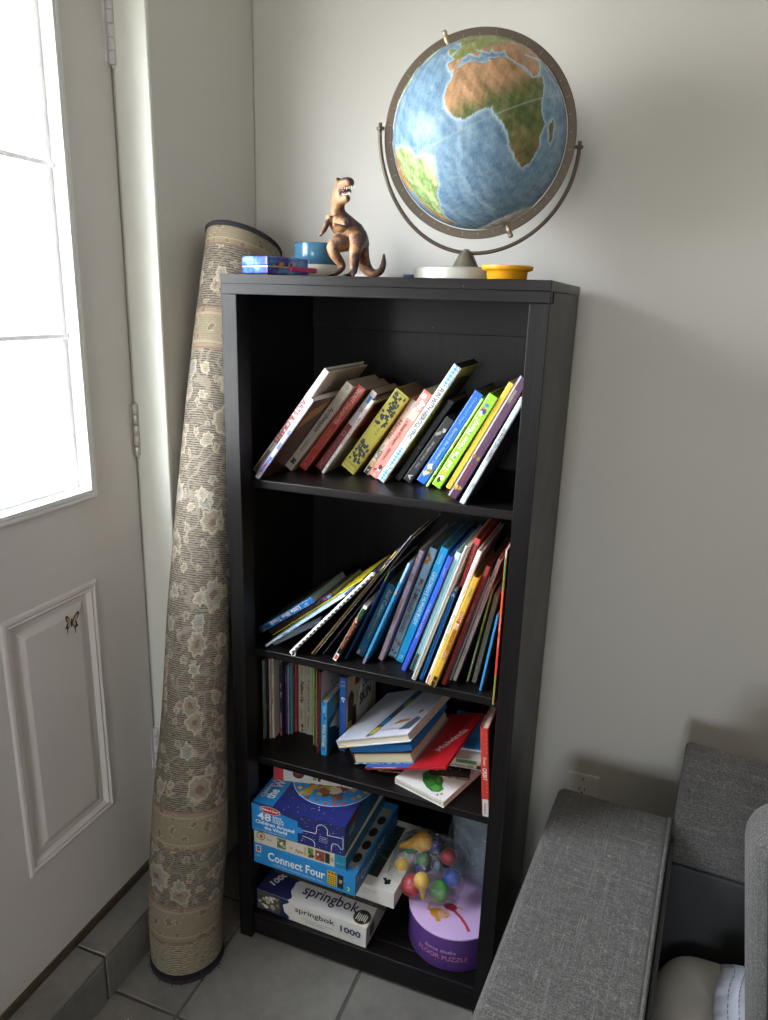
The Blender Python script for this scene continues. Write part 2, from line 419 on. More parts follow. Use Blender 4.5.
# ------------------------------------------------------------------ bookcase
def dark_wood(name, axis):
    m = bpy.data.materials.new(name); t = NT(m)
    sc = [1, 1, 1]; sc = {'x': (3, 120, 120), 'z': (120, 120, 3), 'y': (120, 3, 120)}[axis]
    v = t.coord('Object', scale=sc); n = t.noise(v, 1.0, 5, .6); n2 = t.noise(t.coord(), 6, 3)
    vo = t.new('TexVoronoi'); vo.inputs['Scale'].default_value = 26; t.link(t.coord(), vo.inputs['Vector'])
    rnd = t.new('SeparateColor'); t.link(vo.outputs['Color'], rnd.inputs[0])
    dot = t.math('MULTIPLY', t.math('LESS_THAN', vo.outputs['Distance'], t.math('MULTIPLY', rnd.outputs[0], .03)), t.math('GREATER_THAN', rnd.outputs[1], .7))
    col = t.ramp(n, [(.3, lin('#0c0a0a')), (.55, lin('#141111')), (.75, lin('#1d1918'))])
    t.link(t.mix(dot, col, lin('#8e8a84')), t.b.inputs['Base Color'])
    rr = t.math('ADD', t.math('MULTIPLY', n2, .16), .30); t.link(rr, t.b.inputs['Roughness'])
    t.b.inputs['Specular IOR Level'].default_value = .22
    t.bump(n, .18, .0008); return m
WZ, WXx, WYy = dark_wood('dark_oak_upright', 'z'), dark_wood('dark_oak_board', 'x'), dark_wood('dark_oak_side', 'y')
BW, BD, BH, PW, PD = .6005, .3935, 1.5, .0334, .046
S1, S2, S3, S4 = 1.1088, .7337, .4669, .0704
bc = thing('bookcase', 'tall narrow black-brown wooden bookcase full of books between the rolled rug and the sofa', 'bookcase')
b = MB(); b.box((0, 0, 1.4832), (BW, BD, BH), WXx); b.box((0, 0, 1.465), (BW, .020, 1.4835), WXx); b.build('top_panel', bc, bevel=.0012)
for x0 in (0, BW-PW):
    for y0, y1 in ((.0008, PD),):
        b = MB(); b.box((x0+.0006, y0, 0), (x0+PW-.0006, y1, 1.4645 if y0 < .01 else 1.483), WZ); b.build('post', bc, bevel=.0012)
for x0 in (.0012, BW-.0057):
    b = MB(); b.box((x0, PD-.004, .05), (x0+.0045, BD-.003, 1.4825), WZ)
    b.build('side_panel', bc, bevel=.0006, seg=1)
b = MB(); b.box((.006, BD-.012, .05), (BW-.006, BD-.007, 1.483), WZ); b.build('back_panel', bc)
b = MB(); b.box((.0062, BD-.02, 1.396), (BW-.0062, BD-.0125, 1.4828), WXx); b.build('back_rail', bc, bevel=.0012)
for z, y0, nm in ((S1, PD, 'shelf'), (S2, PD, 'shelf'), (S3, PD, 'shelf')):
    b = MB(); b.box((.0062, y0, z-.018), (BW-.0062, BD-.013, z), WXx); b.build(nm, bc, bevel=.0022, seg=3)
b = MB(); b.box((PW, .006, S4-.018), (BW-PW, PD, S4), WXx); b.box((.0062, PD, S4-.018), (BW-.0062, BD-.013, S4), WXx); b.build('bottom_shelf', bc, bevel=.002, seg=2)
b = MB(); b.box((PW, .009, .0087), (BW-PW, .027, S4-.0175), WXx); b.build('kick_board', bc, bevel=.001)
# ------------------------------------------------------------------ books
_pp = {}
def paper(c='#d9d0bd'):
    if c in _pp: return _pp[c]
    m = bpy.data.materials.new('page_edges'); t = NT(m)
    n = t.noise(t.coord('Object', scale=(1, .02, .02)), 1600, 2, .6); k = lin(c)
    t.link(t.mix(n, tuple(x*.78 for x in k[:3])+(1,), k), t.b.inputs['Base Color']); t.b.inputs['Roughness'].default_value = .85
    t.bump(n, .3, .0006); _pp[c] = m; return m
def cov(c, rough=.38):
    k = lin(c); k = ['%02x' % round(255*(1.055*(x*.84)**(1/2.4)-.055 if x*.84 > .0031308 else 12.92*x*.84)) for x in k[:3]]
    return flat('#'+''.join(k), rough, var=.05, scale=60)
G = {
'arts':(0.0158,0.093,1.1088,36.80,0.2706,0.0128),
'blueleaf':(0.0456,0.047,1.1088,36.46,0.2067,0.0100),
'archetypes':(0.0702,0.142,1.1088,36.77,0.2322,0.0193),
'secret':(0.0967,0.156,1.1088,36.28,0.2232,0.0187),
'maroon':(0.1241,0.175,1.1088,36.14,0.2115,0.0174),
'great':(0.1409,0.151,1.1088,34.33,0.1931,0.0072),
'olive':(0.2013,0.169,1.1088,34.64,0.2047,0.0348),
'harriet':(0.2281,0.183,1.1088,32.18,0.1894,0.0130),
'pink':(0.2572,0.158,1.1088,31.45,0.2106,0.0199),
'fun':(0.2812,0.135,1.1088,31.92,0.2773,0.0167),
'black':(0.3066,0.161,1.1088,31.90,0.1975,0.0137),
'blacksmall':(0.3309,0.155,1.1088,32.16,0.1568,0.0180),
'blue':(0.3612,0.156,1.1088,30.11,0.2147,0.0200),
'greenthin':(0.3718,0.142,1.1088,29.15,0.2070,0.0051),
'lime':(0.3981,0.138,1.1088,28.84,0.2115,0.0195),
'yellow':(0.4166,0.144,1.1088,27.33,0.2385,0.0103),
'purple':(0.4476,0.075,1.1088,27.22,0.2552,0.0182),
'grey':(0.4707,0.047,1.1088,25.84,0.2198,0.0103),
'truck':(0.0164,0.097,0.7426,53.20,0.1620,0.0150),
'plum':(0.0350,0.107,0.7401,52.30,0.1920,0.0105),
'yellowline':(0.0405,0.108,0.7381,51.60,0.2700,0.0022),
'pale':(0.0522,0.057,0.7359,50.81,0.2366,0.0052),
'spiral':(0.0565,0.080,0.7337,56.50,0.1436,0.0040),
'comb':(0.1140,0.052,0.7337,41.22,0.2837,0.0050),
'gold':(0.1561,0.069,0.7337,35.20,0.3150,0.0040),
'blackwhite':(0.1630,0.066,0.7337,34.80,0.3600,0.0030),
'navytan':(0.1779,0.079,0.7337,33.50,0.3400,0.0040),
'spooky':(0.2168,0.059,0.7337,26.73,0.1521,0.0130),
'bluelime':(0.2308,0.076,0.7337,23.50,0.2293,0.0040),
'alef':(0.2595,0.101,0.7337,21.60,0.1841,0.0190),
'lightblue':(0.2740,0.073,0.7337,21.06,0.2527,0.0059),
'pinkwhite':(0.3021,0.102,0.7337,17.34,0.2675,0.0099),
'fivemin':(0.3254,0.120,0.7337,17.35,0.2675,0.0175),
'cyan':(0.3452,0.109,0.7337,18.07,0.2768,0.0165),
'peri':(0.3620,0.078,0.7337,18.25,0.2736,0.0099),
'teal':(0.3788,0.085,0.7337,17.37,0.2802,0.0115),
'stripes':(0.3919,0.050,0.7337,17.51,0.3091,0.0080),
'red':(0.4733,0.080,0.9344,14.15,0.1050,0.0115),
'bluea':(0.4054,0.057,0.7337,16.39,0.2084,0.0081),
'rainbow':(0.4233,0.046,0.7337,16.73,0.3034,0.0095),
'bigyellow':(0.4368,0.038,0.7337,16.98,0.2514,0.0125),
'darkred':(0.4531,0.056,0.7337,15.68,0.2701,0.0095),
'greythin':(0.4581,0.080,0.7337,15.50,0.2399,0.0035),
'night':(0.4683,0.080,0.7337,15.20,0.2772,0.0080),
'olivethin':(0.4910,0.089,0.7337,10.30,0.2065,0.0040),
'greypages':(0.5065,0.089,0.7337,9.70,0.1980,0.0090),
'bluecover':(0.5237,0.064,0.7337,7.98,0.1658,0.0047),
'redgreen':(0.5583,0.022,0.7337,0.44,0.3099,0.0042),
}
def book(key, name, label, group, color, d=None, kind='hard', front=None, back=None, pages='#d9d0bd', bands=(), texts=(), place=None, rough=.38, fronttexts=(), yaw=0, lift=0.0003, dots=(), cat='book', frontshapes=(), diamonds=()):
    x, y, z, a, h, t = place or G[key]
    d = d or min(.74*h, .345-y); d = min(d, .345-y)
    r = thing(name, label, cat, (x, y, z+lift), (0, R(a), R(yaw)), group)
    M = cov(color, rough); b = MB(); c = {'hard': .0022, 'paper': .0007, 'board': .0016, 'thin': .0005}[kind]
    c = min(c, t*.22); ch = min(.0024, t*.22)
    b.prism([(-t, ch), (-t+ch*.35, ch*.3), (-t+ch, 0), (-ch, 0), (-ch*.35, ch*.3), (0, ch), (0, d), (-c, d), (-c, c), (-t+c, c), (-t+c, d), (-t, d)], 0, h, M)
    e = .00025
    if front: b.quad([(e, ch+.001, .0008), (e, d-.001, .0008), (e, d-.001, h-.0008), (e, ch+.001, h-.0008)], cov(front, rough))
    if back: b.quad([(-t-e, d-.001, .0008), (-t-e, ch+.001, .0008), (-t-e, ch+.001, h-.0008), (-t-e, d-.001, h-.0008)], cov(back, rough))
    for ib, (f0, f1, w0, w1, cc) in enumerate(bands):     # fractions from the top, across 0..1 of the spine
        z1, z0 = h*(1-f0), h*(1-f1); x0, x1 = -t+ch+(t-2*ch)*w0, -t+ch+(t-2*ch)*w1
        y_ = -.0002-ib*.00002; b.quad([(x0, y_, z0), (x1, y_, z0), (x1, y_, z1), (x0, y_, z1)], cov(cc, rough))
    for f0, f1 in diamonds:               # printed lozenge pattern
        n_ = max(2, round((f1-f0)*h/(t*.46))); st = (f1-f0)*h/n_
        for q in range(n_):
            for cx_, cc, k in ((-t*.28, '#f1efe8', .92), (-t*.72, '#f1efe8', .92), (-t*.28, '#9a4f7c', .5), (-t*.72, '#9a4f7c', .5), (-t*.28, '#f1efe8', .24), (-t*.72, '#f1efe8', .24)):
                zc = h*(1-f1)+st*(q+.5); a_, b__ = t*.2*k, st*.5*k; y_ = -.0006+.0001*k
                b.quad([(cx_-a_, y_, zc), (cx_, y_, zc-b__), (cx_+a_, y_, zc), (cx_, y_, zc+b__)], cov(cc, rough))
    nd = 0
    for n_, f0, f1, s_, cols in dots:     # scattered small ornaments on the spine
        rr = random.Random(n_*7+int(h*1e4))
        for q in range(n_):
            px = -t+ch+rr.uniform(.12, .88)*(t-2*ch); pz = h*(1-rr.uniform(f0, f1)); k = rr.randint(3, 6); ph = rr.uniform(0, 6)
            rad = [s_*rr.uniform(.4, 1) for _ in range(2*k)]
            rad = [min(q2, px+t-.0004, -px-.0004) for q2 in rad]
            nd += 1; b.quad([(px+rad[w]*math.cos(ph+PI*w/k), -.0006-nd*.000004, pz+rad[w]*math.sin(ph+PI*w/k)*1.3) for w in range(2*k)], cov(rr.choice(cols), rough))
    for tx in texts:                      # (string, f0, f1, colour, height fraction, direction, offset across)
        st, f0, f1, cc, hf = tx[:5]; dr = tx[5] if len(tx) > 5 else 'd'; off = tx[6] if len(tx) > 6 else .5; bo = tx[7] if len(tx) > 7 else 0.01
        th = t*hf; ln = h*(f1-f0)
        if dr == 'd': b.text(st, (-t+t*off-th/2, -.0011, h*(1-f0)), (0, 0, -1), (1, 0, 0), ln, th, cov(cc), bold=bo)
        elif dr == 'u': b.text(st, (-t+t*off+th/2, -.0011, h*(1-f1)), (0, 0, 1), (-1, 0, 0), ln, th, cov(cc), bold=bo)
        else: b.text(st, (-t+t*.1, -.0011, h*(1-f1)), (1, 0, 0), (0, 0, 1), t*.8, h*(f1-f0), cov(cc), bold=bo, align='C')
    for i_, (pts, cc) in enumerate(frontshapes): b.quad([(e*2+i_*.00003, d*p, h*q) for p, q in pts], cov(cc))
    for st, p, q, w, hh, cc in fronttexts: b.text(st, (e*4, d*p, h*q), (0, 1, 0), (0, 0, 1), d*w, h*hh, cov(cc), bold=.03)
    b.build('cover', r)
    if t > .0024:
        p = MB(); o = {'hard': .0028, 'paper': .0002, 'board': .0004, 'thin': .0003}[kind]; o2 = max(o, .0004)
        p.box((-t+c+.00005, c+.0004, o), (-c-.00005, d-o2, h-o), paper(pages)); p.build('pages', r)
    return r
g1, g2, g3, g3p = 'leaning books on the top shelf', 'leaning books on the second shelf', 'books standing on the third shelf', 'books lying in a pile on the third shelf'
HB, PB, BB, TB = 'hardcover_book', 'paperback_book', 'board_book', 'thin_book'
# --- top shelf, left to right
book('arts', HB, 'large white hardcover with red lettering, leftmost on the top shelf', g1, '#f2efec', d=.2, front='#b7a88f', pages='#c9bfae',
     bands=[(.78, 1, 0, 1, '#8f8781'), (.62, .78, .0, .6, '#c9c1bb')], texts=[('ARTS & CRAFTS', .28, .70, '#d8203c', .82, 'd', .5, .015), ('for kids of all ages', .06, .26, '#b9a7a8', .3), ('THE KIDS BOOK', .80, .97, '#a83a48', .55)])
book('blueleaf', PB, 'thin white and blue paperback in front of the large white book at the left end', g1, '#d9d6ea', d=.15, kind='paper', front='#4b352c', pages='#c3b9a6',
     bands=[(.38, .92, 0, 1, '#5d79cf'), (.44, .54, .1, .9, '#e6e3ef'), (.62, .72, .1, .9, '#dcdcec'), (.8, .85, 0, 1, '#8c5a9a')], texts=[('ACTIVITY', .89, .985, '#7c2b3e', .7), ('big book of things to make', .05, .36, '#9c92b8', .5)],
     frontshapes=[([(.05, .62), (.5, .8), (.6, .95), (.15, .86)], '#a47a45')])
book('archetypes', PB, 'thick beige paperback with dark lettering on the top shelf', g1, '#b3a79a', d=.155, kind='paper', front='#a89c8e', pages='#b9ad9a',
     texts=[('Archetypes', .27, .55, '#2c2421', .62), ('CAROLINE', .64, .78, '#6d635b', .24), ('M', .88, .94, '#241d1b', .5, 'd', .5, .08)], dots=[(5, .02, .14, .006, ['#9a8468', '#a3917b'])])
book('secret', PB, 'red paperback with gold edge lines beside the beige paperback', g1, '#b03138', d=.14, kind='paper', front='#5b4226', pages='#a8977c',
     bands=[(0, 1, 0, .05, '#b88a3e'), (0, 1, .95, 1, '#b88a3e')], texts=[('SECRET DAUGHTER', .02, .44, '#e4b9a6', .42), ('shilpi somaya', .5, .86, '#c27a55', .4), ('W', .93, .97, '#c99a70', .3)])
book('maroon', PB, 'paperback half grey and half maroon with a small blue square', g1, '#7d2129', d=.135, kind='paper', front='#8c2229', pages='#b3a58e',
     bands=[(0, .42, 0, 1, '#c3c1c2'), (.06, .14, .3, .95, '#2f78b4')], texts=[('JR', .2, .27, '#6d5f60', .5), ('o', .5, .56, '#b0655f', .6), ('novel', .9, .97, '#c79a92', .3)])
book('great', PB, 'slim white paperback with brown basket picture on its cover', g1, '#e9e5df', d=.15, kind='paper', front='#c9bca8', pages='#8c8a88',
     texts=[('GREAT AMERICAN SHORT STORIES', .12, .60, '#a2485a', .62), ('CLASSICS', .72, .88, '#8d8a8c', .5), ('O', .91, .945, '#2f5aa0', .7)],
     frontshapes=[([(.05, .5), (.5, .42), (.95, .62), (.95, .98), (.1, .96)], '#8d4627'), ([(.1, .66), (.6, .62), (.9, .8), (.3, .84)], '#c46a35'), ([(.1, .88), (.7, .86), (.9, .95), (.2, .94)], '#5d2c1b')])
book('olive', HB, 'thick olive green hardcover with black vine ornaments', g1, '#a39a2c', d=.14, front='#8f8626', pages='#6f6650',
     bands=[(.02, .025, .04, .96, '#2a2812'), (.965, .97, .04, .96, '#2a2812'), (.02, .97, .04, .055, '#2a2812'), (.02, .97, .945, .96, '#2a2812')], dots=[(60, .04, .40, .0038, ['#17170f', '#1d1c12']), (50, .62, .88, .0038, ['#17170f', '#1d1c12'])],
     texts=[('II', .43, .58, '#5b4a1c', .14, 'd', .32), ('HI A', .43, .58, '#5b4a1c', .14, 'd', .62), ('LASER', .9, .93, '#6d5a20', .35, 'h')])
book('harriet', PB, 'cream paperback with rust and green lettering and a black foot', g1, '#d8cdb6', d=.125, kind='paper', pages='#a09482',
     bands=[(.9, 1, 0, 1, '#191515'), (.82, .9, 0, 1, '#c6a06a'), (0, .1, 0, 1, '#c9cfc9')], texts=[('Harriet', .26, .58, '#b4553c', .68), ('the', .6, .66, '#8d6a4e', .3), ('SPY', .67, .82, '#2f7a5a', .68), ('Y', .93, .97, '#d9d2c6', .4)])
book('pink', PB, 'salmon pink paperback with cream leaf print and black script', g1, '#e58b80', d=.14, kind='paper', front='#c87d6f', pages='#a39882',
     bands=[(.21, .31, 0, 1, '#ead9a8'), (0, .02, 0, 1, '#e06f5c')], dots=[(5, .03, .2, .006, ['#f3e8df']), (5, .84, .94, .005, ['#b23a34', '#d8d2c8', '#3a3030'])], texts=[('a House of Dreams', .34, .62, '#3c2528', .5), ('discovery', .66, .8, '#4c3034', .4, 'd', .42), ('B', .96, .985, '#f0d9d0', .3)])
book('fun', PB, 'tall white book with blue diamond pattern and navy capital letters', g1, '#eef0e6', d=.15, kind='paper', front='#8c7f2f', pages='#1c1a1b',
     bands=[(0, .165, 0, 1, '#4aa5d6'), (.70, .86, 0, 1, '#4aa5d6'), (.90, 1, 0, 1, '#4aa5d6')],
     diamonds=[(.0, .165), (.70, .86), (.90, 1)],
     texts=[('FUN WITH HIEROGLYPHS', .185, .61, '#2c3852', .66, 'd', .5, .012), ('metropolitan museum', .62, .69, '#6b7382', .3), ('of art', .63, .69, '#6b7382', .25, 'd', .8), ('17', .865, .895, '#4b6a80', .4, 'h')],
     frontshapes=[([(.04, .05), (.96, .05), (.96, .12), (.04, .12)], '#2c2a1c'), ([(.1, .72), (.9, .7), (.9, .9), (.1, .93)], '#3a3a22'), ([(.2, .3), (.8, .25), (.85, .55), (.2, .6)], '#b09a2c')])
book('black', HB, 'black hardcover just right of the tall blue patterned book', g1, '#191d24', d=.13, front='#171a20', pages='#8d6f58', texts=[('THE DARKEST PLEASURES', .12, .52, '#565d66', .3), ('*', .56, .6, '#8d5a45', .4), ('AUTHOR NAME', .64, .9, '#3f454d', .3)])
book('blacksmall', PB, 'short charcoal paperback with two silver earrings on its spine', g1, '#26262a', d=.115, kind='paper', front='#232327', pages='#3f3c3a',
     dots=[(3, .17, .26, .0055, ['#b9b7b2', '#96928c'])], texts=[('200 designs in silver', .36, .66, '#b7b7b4', .26), ('Pont', .70, .78, '#b7b7b4', .24), ('A', .88, .96, '#d6d6d2', .5, 'u')])
book('blue', HB, 'bright blue hardcover with pale script lettering on the top shelf', g1, '#2166c8', d=.16, front='#1d57ae', pages='#6f675e',
     texts=[('Condensed Magic', .05, .34, '#7fb0ea', .34), ('Beyond the Number Line', .38, .82, '#9fc0ea', .4)], dots=[(4, .82, .9, .007, ['#d9c79a', '#e8dcc0', '#8a6d3d'])])
book('greenthin', TB, 'thin white and green book with tiny red specks beside the lime book', g1, '#9cc63f', d=.15, kind='thin', bands=[(0, 1, 0, .35, '#eef0e0'), (.3, .38, .3, 1, '#22301a'), (.44, .52, .3, 1, '#c76a2c'), (.58, .8, .3, 1, '#3a6a2a'), (.86, .89, .3, 1, '#1a2a12')])
book('lime', HB, 'lime green hardcover with white lettering about counting', g1, '#93d02b', d=.15, front='#7fbe24', pages='#5d7a2a',
     texts=[('Tell Me How Many?', .24, .82, '#f6f9ee', .62, 'u', .5, .012)], dots=[(5, .1, .2, .006, ['#3d7fc4', '#f3f3ee', '#d65a6a', '#2a4a70']), (5, .83, .93, .0065, ['#f0b05a', '#3a2c22', '#e07a3a', '#f6efe0'])])
book('yellow', TB, 'plain mustard yellow book leaning between the lime and purple books', g1, '#e2bb37', d=.17, kind='thin', front='#cfa82c', pages='#cdbf94')
book('purple', HB, 'dark purple hardcover with gilt crest and white board edge', g1, '#54344f', d=.2, back='#d8d5d6', front='#4a2d46', pages='#cfc7bb',
     bands=[(0, 1, 0, .12, '#dfdce0')], texts=[('KENDRICK', .1, .2, '#c9b9a0', .4), ('THE WORLD OF INSECTS', .28, .6, '#6d4a5d', .36), ('JEAN HUTCHINS', .70, .86, '#b2453f', .3)], dots=[(2, .64, .67, .005, ['#9a7a3d']), (3, .90, .95, .0052, ['#b8923f', '#cda75a'])])
book('grey', TB, 'pale grey-blue book with dark capitals, rightmost on the top shelf', g1, '#cdd7de', d=.2, kind='paper', front='#5d6266', pages='#d8d4c4', bands=[(0, 1, 0, .14, '#e4e2c8')], texts=[('LE SACRE DES OISEAUX', .28, .58, '#4a525d', .55), ('edition', .8, .92, '#8b949c', .35)])
# --- second shelf, left to right
book('truck', BB, 'blue board book with white lettering, topmost of the slumped books at the left', g2, '#1f6fb8', d=.17, kind='board', back='#56624a', front='#3d4a3a', pages='#a3ab8c', bands=[(.8, 1, 0, 1, '#1b3f66'), (0, 1, .0, .05, '#cdd6dc')], texts=[('Little Blue Truck', .22, .78, '#f0f2f2', .62, 'd', .5, .03), ('[4]', .08, .16, '#a9c9e6', .5, 'h'), ('HS', .88, .95, '#7d93ac', .4, 'h')])
book('plum', BB, 'dark plum board book with a magenta square and blue spot at its tip', g2, '#2b1a1f', d=.16, kind='board', pages='#8d9472', bands=[(0, .14, 0, 1, '#8c2a63')], dots=[(1, .055, .06, .0048, ['#2ea2d8'])], texts=[('what can it be', .2, .7, '#5d4a26', .4)])
book('yellowline', TB, 'thin book with a bright yellow edge under the plum board book', g2, '#d8c72c', d=.17, kind='thin', front='#c2a327')
book('pale', TB, 'thin pale blue and white book with a rounded white tip at the far left', g2, '#b9d6ea', d=.17, kind='paper', bands=[(0, .2, 0, 1, '#e6ebe9'), (.86, 1, 0, 1, '#e3ecee'), (.6, .68, 0, 1, '#7aa6c4'), (.72, .78, 0, 1, '#6d8a62')], pages='#d8dce0')
def coil_book(key, name, label, color, coil, n, rad, wire, d=.16, holes=False):
    x, y, z, a, h, t = G[key]
    r = thing(name, label, 'notebook' if not holes else 'book', (x, y, z+.0003), (0, R(a), 0), g2)
    b = MB(); b.box((-t, .004, 0), (0, d, h), cov(color)); b.build('cover', r, bevel=.0006, seg=1)
    c = MB(); mc = flat(coil, .3, var=.04)
    if holes:
        c.tube([(-t/2, .0, .003), (-t/2, .0, h-.003)], rad, mc, 14)
        dk = flat('#5d5a55', .6)
        for i in range(n):
            zz = h*(.04+.92*i/(n-1)); c.quad([(-t/2+rad*1.06*math.cos(R(a_)), rad*1.06*math.sin(R(a_)), zz+s_) for a_, s_ in ((-98, -.0034), (-66, -.0034), (-34, -.0034), (-34, .0034), (-66, .0034), (-98, .0034))], dk)
        c.tube([(-t/2+rad*.4, -.0012-rad*.5, .006), (-t/2+rad*1.6, -.002-rad*.5, .001), (-t/2+rad*2.4, -.0015-rad*.5, .008), (-t/2+rad*1.6, -.001-rad*.5, .014)], .0012, mc, 8)
    else:
        for i in range(n):
            zz = h*(.03+.94*i/(n-1)); c.tube([(-t/2+rad*math.cos(q), .002+rad*math.sin(q)*1.1, zz+.0012*math.sin(q)) for q in [2*PI*k/12 for k in range(12)]], wire, mc, 5, closed=True)
    c.build('comb_binding' if holes else 'wire_coil', r); return r
coil_book('spiral', 'spiral_notebook', 'dark spiral notebook lying low under the slumped books', '#1d1f26', '#aeb6c4', 34, .0058, .0010)
coil_book('comb', 'comb_bound_book', 'book with a white plastic comb binding with square holes', '#26406f', '#eef0f0', 22, .0042, .0006, holes=True)
book('gold', TB, 'thin tan book with golden upper half right of the comb binding', g2, '#9a7a4a', d=.2, kind='thin', bands=[(0, .3, 0, 1, '#caa13a'), (.06, .12, 0, 1, '#3c3a4a'), (.15, .2, 0, 1, '#4a4430')])
book('blackwhite', TB, 'very thin black book with a white edge line, tallest of the slumped books', g2, '#17181b', d=.2, kind='thin', bands=[(.2, .97, 0, .4, '#d6d6d2'), (0, .2, .2, .8, '#aeb6bc'), (.26, .3, 0, 1, '#2f7a55')])
book('navytan', TB, 'thin navy and tan book leaning behind the orange lettered board book', g2, '#1f2440', d=.2, kind='thin', bands=[(.1, 1, .55, 1, '#85735a'), (0, .2, 0, .5, '#8a4a40')])
book('spooky', BB, 'small black board book with orange lettering and rounded white ends', g2, '#1a1512', d=.13, kind='board', front='#1a1614', pages='#d8d4cc', bands=[(0, .06, 0, 1, '#efeeea'), (.87, 1, 0, 1, '#efeeea'), (0, 1, 0, .1, '#dcd9d2'), (.07, .22, .2, .8, '#2a7a34'), (.9, .97, .2, .9, '#d84a4a')], texts=[('Spooky Pookie', .34, .84, '#e8703a', .6), ('book', .08, .2, '#143c1c', .4)], dots=[(3, .24, .32, .004, ['#e0a07a', '#c9502f', '#f0d9c8'])])
book('bluelime', TB, 'thin navy book with a lime green tip on the second shelf', g2, '#16325f', d=.18, kind='thin', bands=[(0, .1, 0, 1, '#a6c32c'), (.1, .35, .2, .8, '#2c5fae')])
book('alef', BB, 'teal blue board book with gold lettering and a peach corner', g2, '#0f6088', d=.15, kind='board', pages='#6d6250', bands=[(.93, 1, 0, .35, '#c69a72')], texts=[('Alef Colors', .06, .42, '#b9c2a6', .46, 'd', .6), ('board book of letters', .42, .78, '#c9a352', .2, 'd', .6), ('by the author', .46, .74, '#b2904a', .16, 'd', .3)], dots=[(1, .9, .91, .004, ['#a83a3a'])])
book('lightblue', TB, 'thin sky blue picture book with a pale tip beside the teal board book', g2, '#3f9ac8', d=.19, kind='thin', bands=[(0, .18, 0, 1, '#c2c9c6'), (.25, .3, 0, 1, '#d69a72'), (.93, 1, 0, 1, '#b0705a')])
book('pinkwhite', HB, 'pale pink slim hardcover standing between two blue picture books', g2, '#d9c3c8', d=.2, front='#c9b3b5', pages='#cfc8be', bands=[(.2, .27, 0, 1, '#b08a8c'), (.42, .66, .1, .9, '#c9ab9f')], texts=[('the nutcracker', .42, .66, '#a9766a', .5)])
book('fivemin', HB, 'grey-blue hardcover with maroon story lettering and a bear emblem', g2, '#8fb2c4', d=.2, front='#5f8ca0', pages='#6a7a80', bands=[(0, .26, 0, 1, '#a9cfe4'), (.985, 1, 0, 1, '#3a3a36')], texts=[('My', .27, .33, '#a8452f', .6), ('5-Minute Stories', .35, .76, '#6d2f3c', .62)], dots=[(4, .06, .14, .006, ['#a9662c', '#c98a3a', '#7a4a22']), (3, .83, .88, .0045, ['#8c3a34', '#b2554a']), (2, .93, .97, .0035, ['#2a2a2a'])])
book('cyan', HB, 'bright cyan hardcover with white capital letters on the second shelf', g2, '#1f9fd0', d=.2, front='#1b7f9c', pages='#4a6a74', texts=[("CHILDREN'S HUMAN BODY", .2, .66, '#e4f3f8', .5, 'd', .5, .012), ('USBORNE', .05, .13, '#bfe2ee', .4), ('Ti', .93, .97, '#d6eef6', .4)])
book('peri', HB, 'royal blue slim hardcover with pale script on the second shelf', g2, '#3b58c4', d=.2, front='#2c3f9a', pages='#8d93a8', bands=[(.12, .5, .0, 1, '#2f66cf')], texts=[("It's Bedtime Little One", .4, .82, '#a3b2ea', .5), ('ladybird', .1, .2, '#a3b2ea', .4)])
book('teal', HB, 'pale mint and teal striped book right of the royal blue hardcover', g2, '#a9cfd2', d=.2, front='#3d7f86', pages='#b9c6c2', bands=[(.0, .85, .55, .8, '#5aa3bf'), (.85, 1, 0, 1, '#2c4a50'), (0, .06, 0, 1, '#c9dede')])
book('stripes', TB, 'tall thin book edge striped white, black and red', g2, '#d6d2c6', d=.2, kind='thin', bands=[(0, 1, .25, .42, '#2a2622'), (0, 1, .62, .78, '#3a2f28'), (0, .35, .8, 1, '#a8483c')])
book('red', HB, 'short red hardcover wedged high above the blue book with a white A', g2, '#c4453f', d=.17, front='#8c2f2a', pages='#7a6a5c', texts=[('Story of Nature', .1, .75, '#e8b0a4', .4)])
book('bluea', BB, 'blue book with a black edge and a big white letter A at its top', g2, '#1273c0', d=.15, kind='board', front='#141414', bands=[(0, 1, .72, 1, '#151515')], texts=[('A', .005, .07, '#f3f3f0', .9, 'h', .5, .05), ('the alphabet book', .15, .7, '#0d4a86', .4, 'd', .35)])
book('rainbow', HB, 'tall white hardcover with faint rainbow coloured lettering', g2, '#e6e3d8', d=.2, front='#7d97a8', pages='#b3aca0', bands=[(.6, 1, .55, 1, '#f0d84a'), (.93, 1, 0, .6, '#b06aa0')], texts=[('If I Could Keep You Little', .08, .46, '#c98a9a', .5), ('the rainbow book', .46, .88, '#8ab8a0', .45)])
book('bigyellow', HB, 'yellow hardcover with red title block and dark foot', g2, '#d9ab3a', d=.17, front='#c29a30', pages='#8a6d2a', bands=[(.3, .4, .1, .9, '#b23a2c'), (.4, .46, .1, .9, '#cf7a2a'), (.46, .66, .1, .9, '#b8892a'), (.66, .74, .1, .9, '#a8402c'), (.9, 1, 0, 1, '#2a2416'), (.09, .17, .3, .75, '#a08a5a')],
     texts=[('FIRST', .305, .385, '#f0d9a0', .55), ('BIG', .405, .455, '#f3efe0', .55), ('BOOK OF', .47, .65, '#8c2a1c', .55), ('HOW', .665, .735, '#f0e0b0', .6), ('rsvp', .92, .97, '#a89a6a', .5, 'h')])
book('darkred', HB, 'dark brick red hardcover beside the yellow one', g2, '#7a2a26', d=.2, front='#4a6a8a', pages='#6a5a50', bands=[(0, .08, 0, 1, '#a8443a')], texts=[('EMMA MERCI', .3, .6, '#c98a78', .4), ('LONG TALES', .1, .28, '#8c4438', .4)])
book('greythin', TB, 'very thin grey book between the brick red and the pale lettered book', g2, '#9a9a94', d=.17, kind='thin')
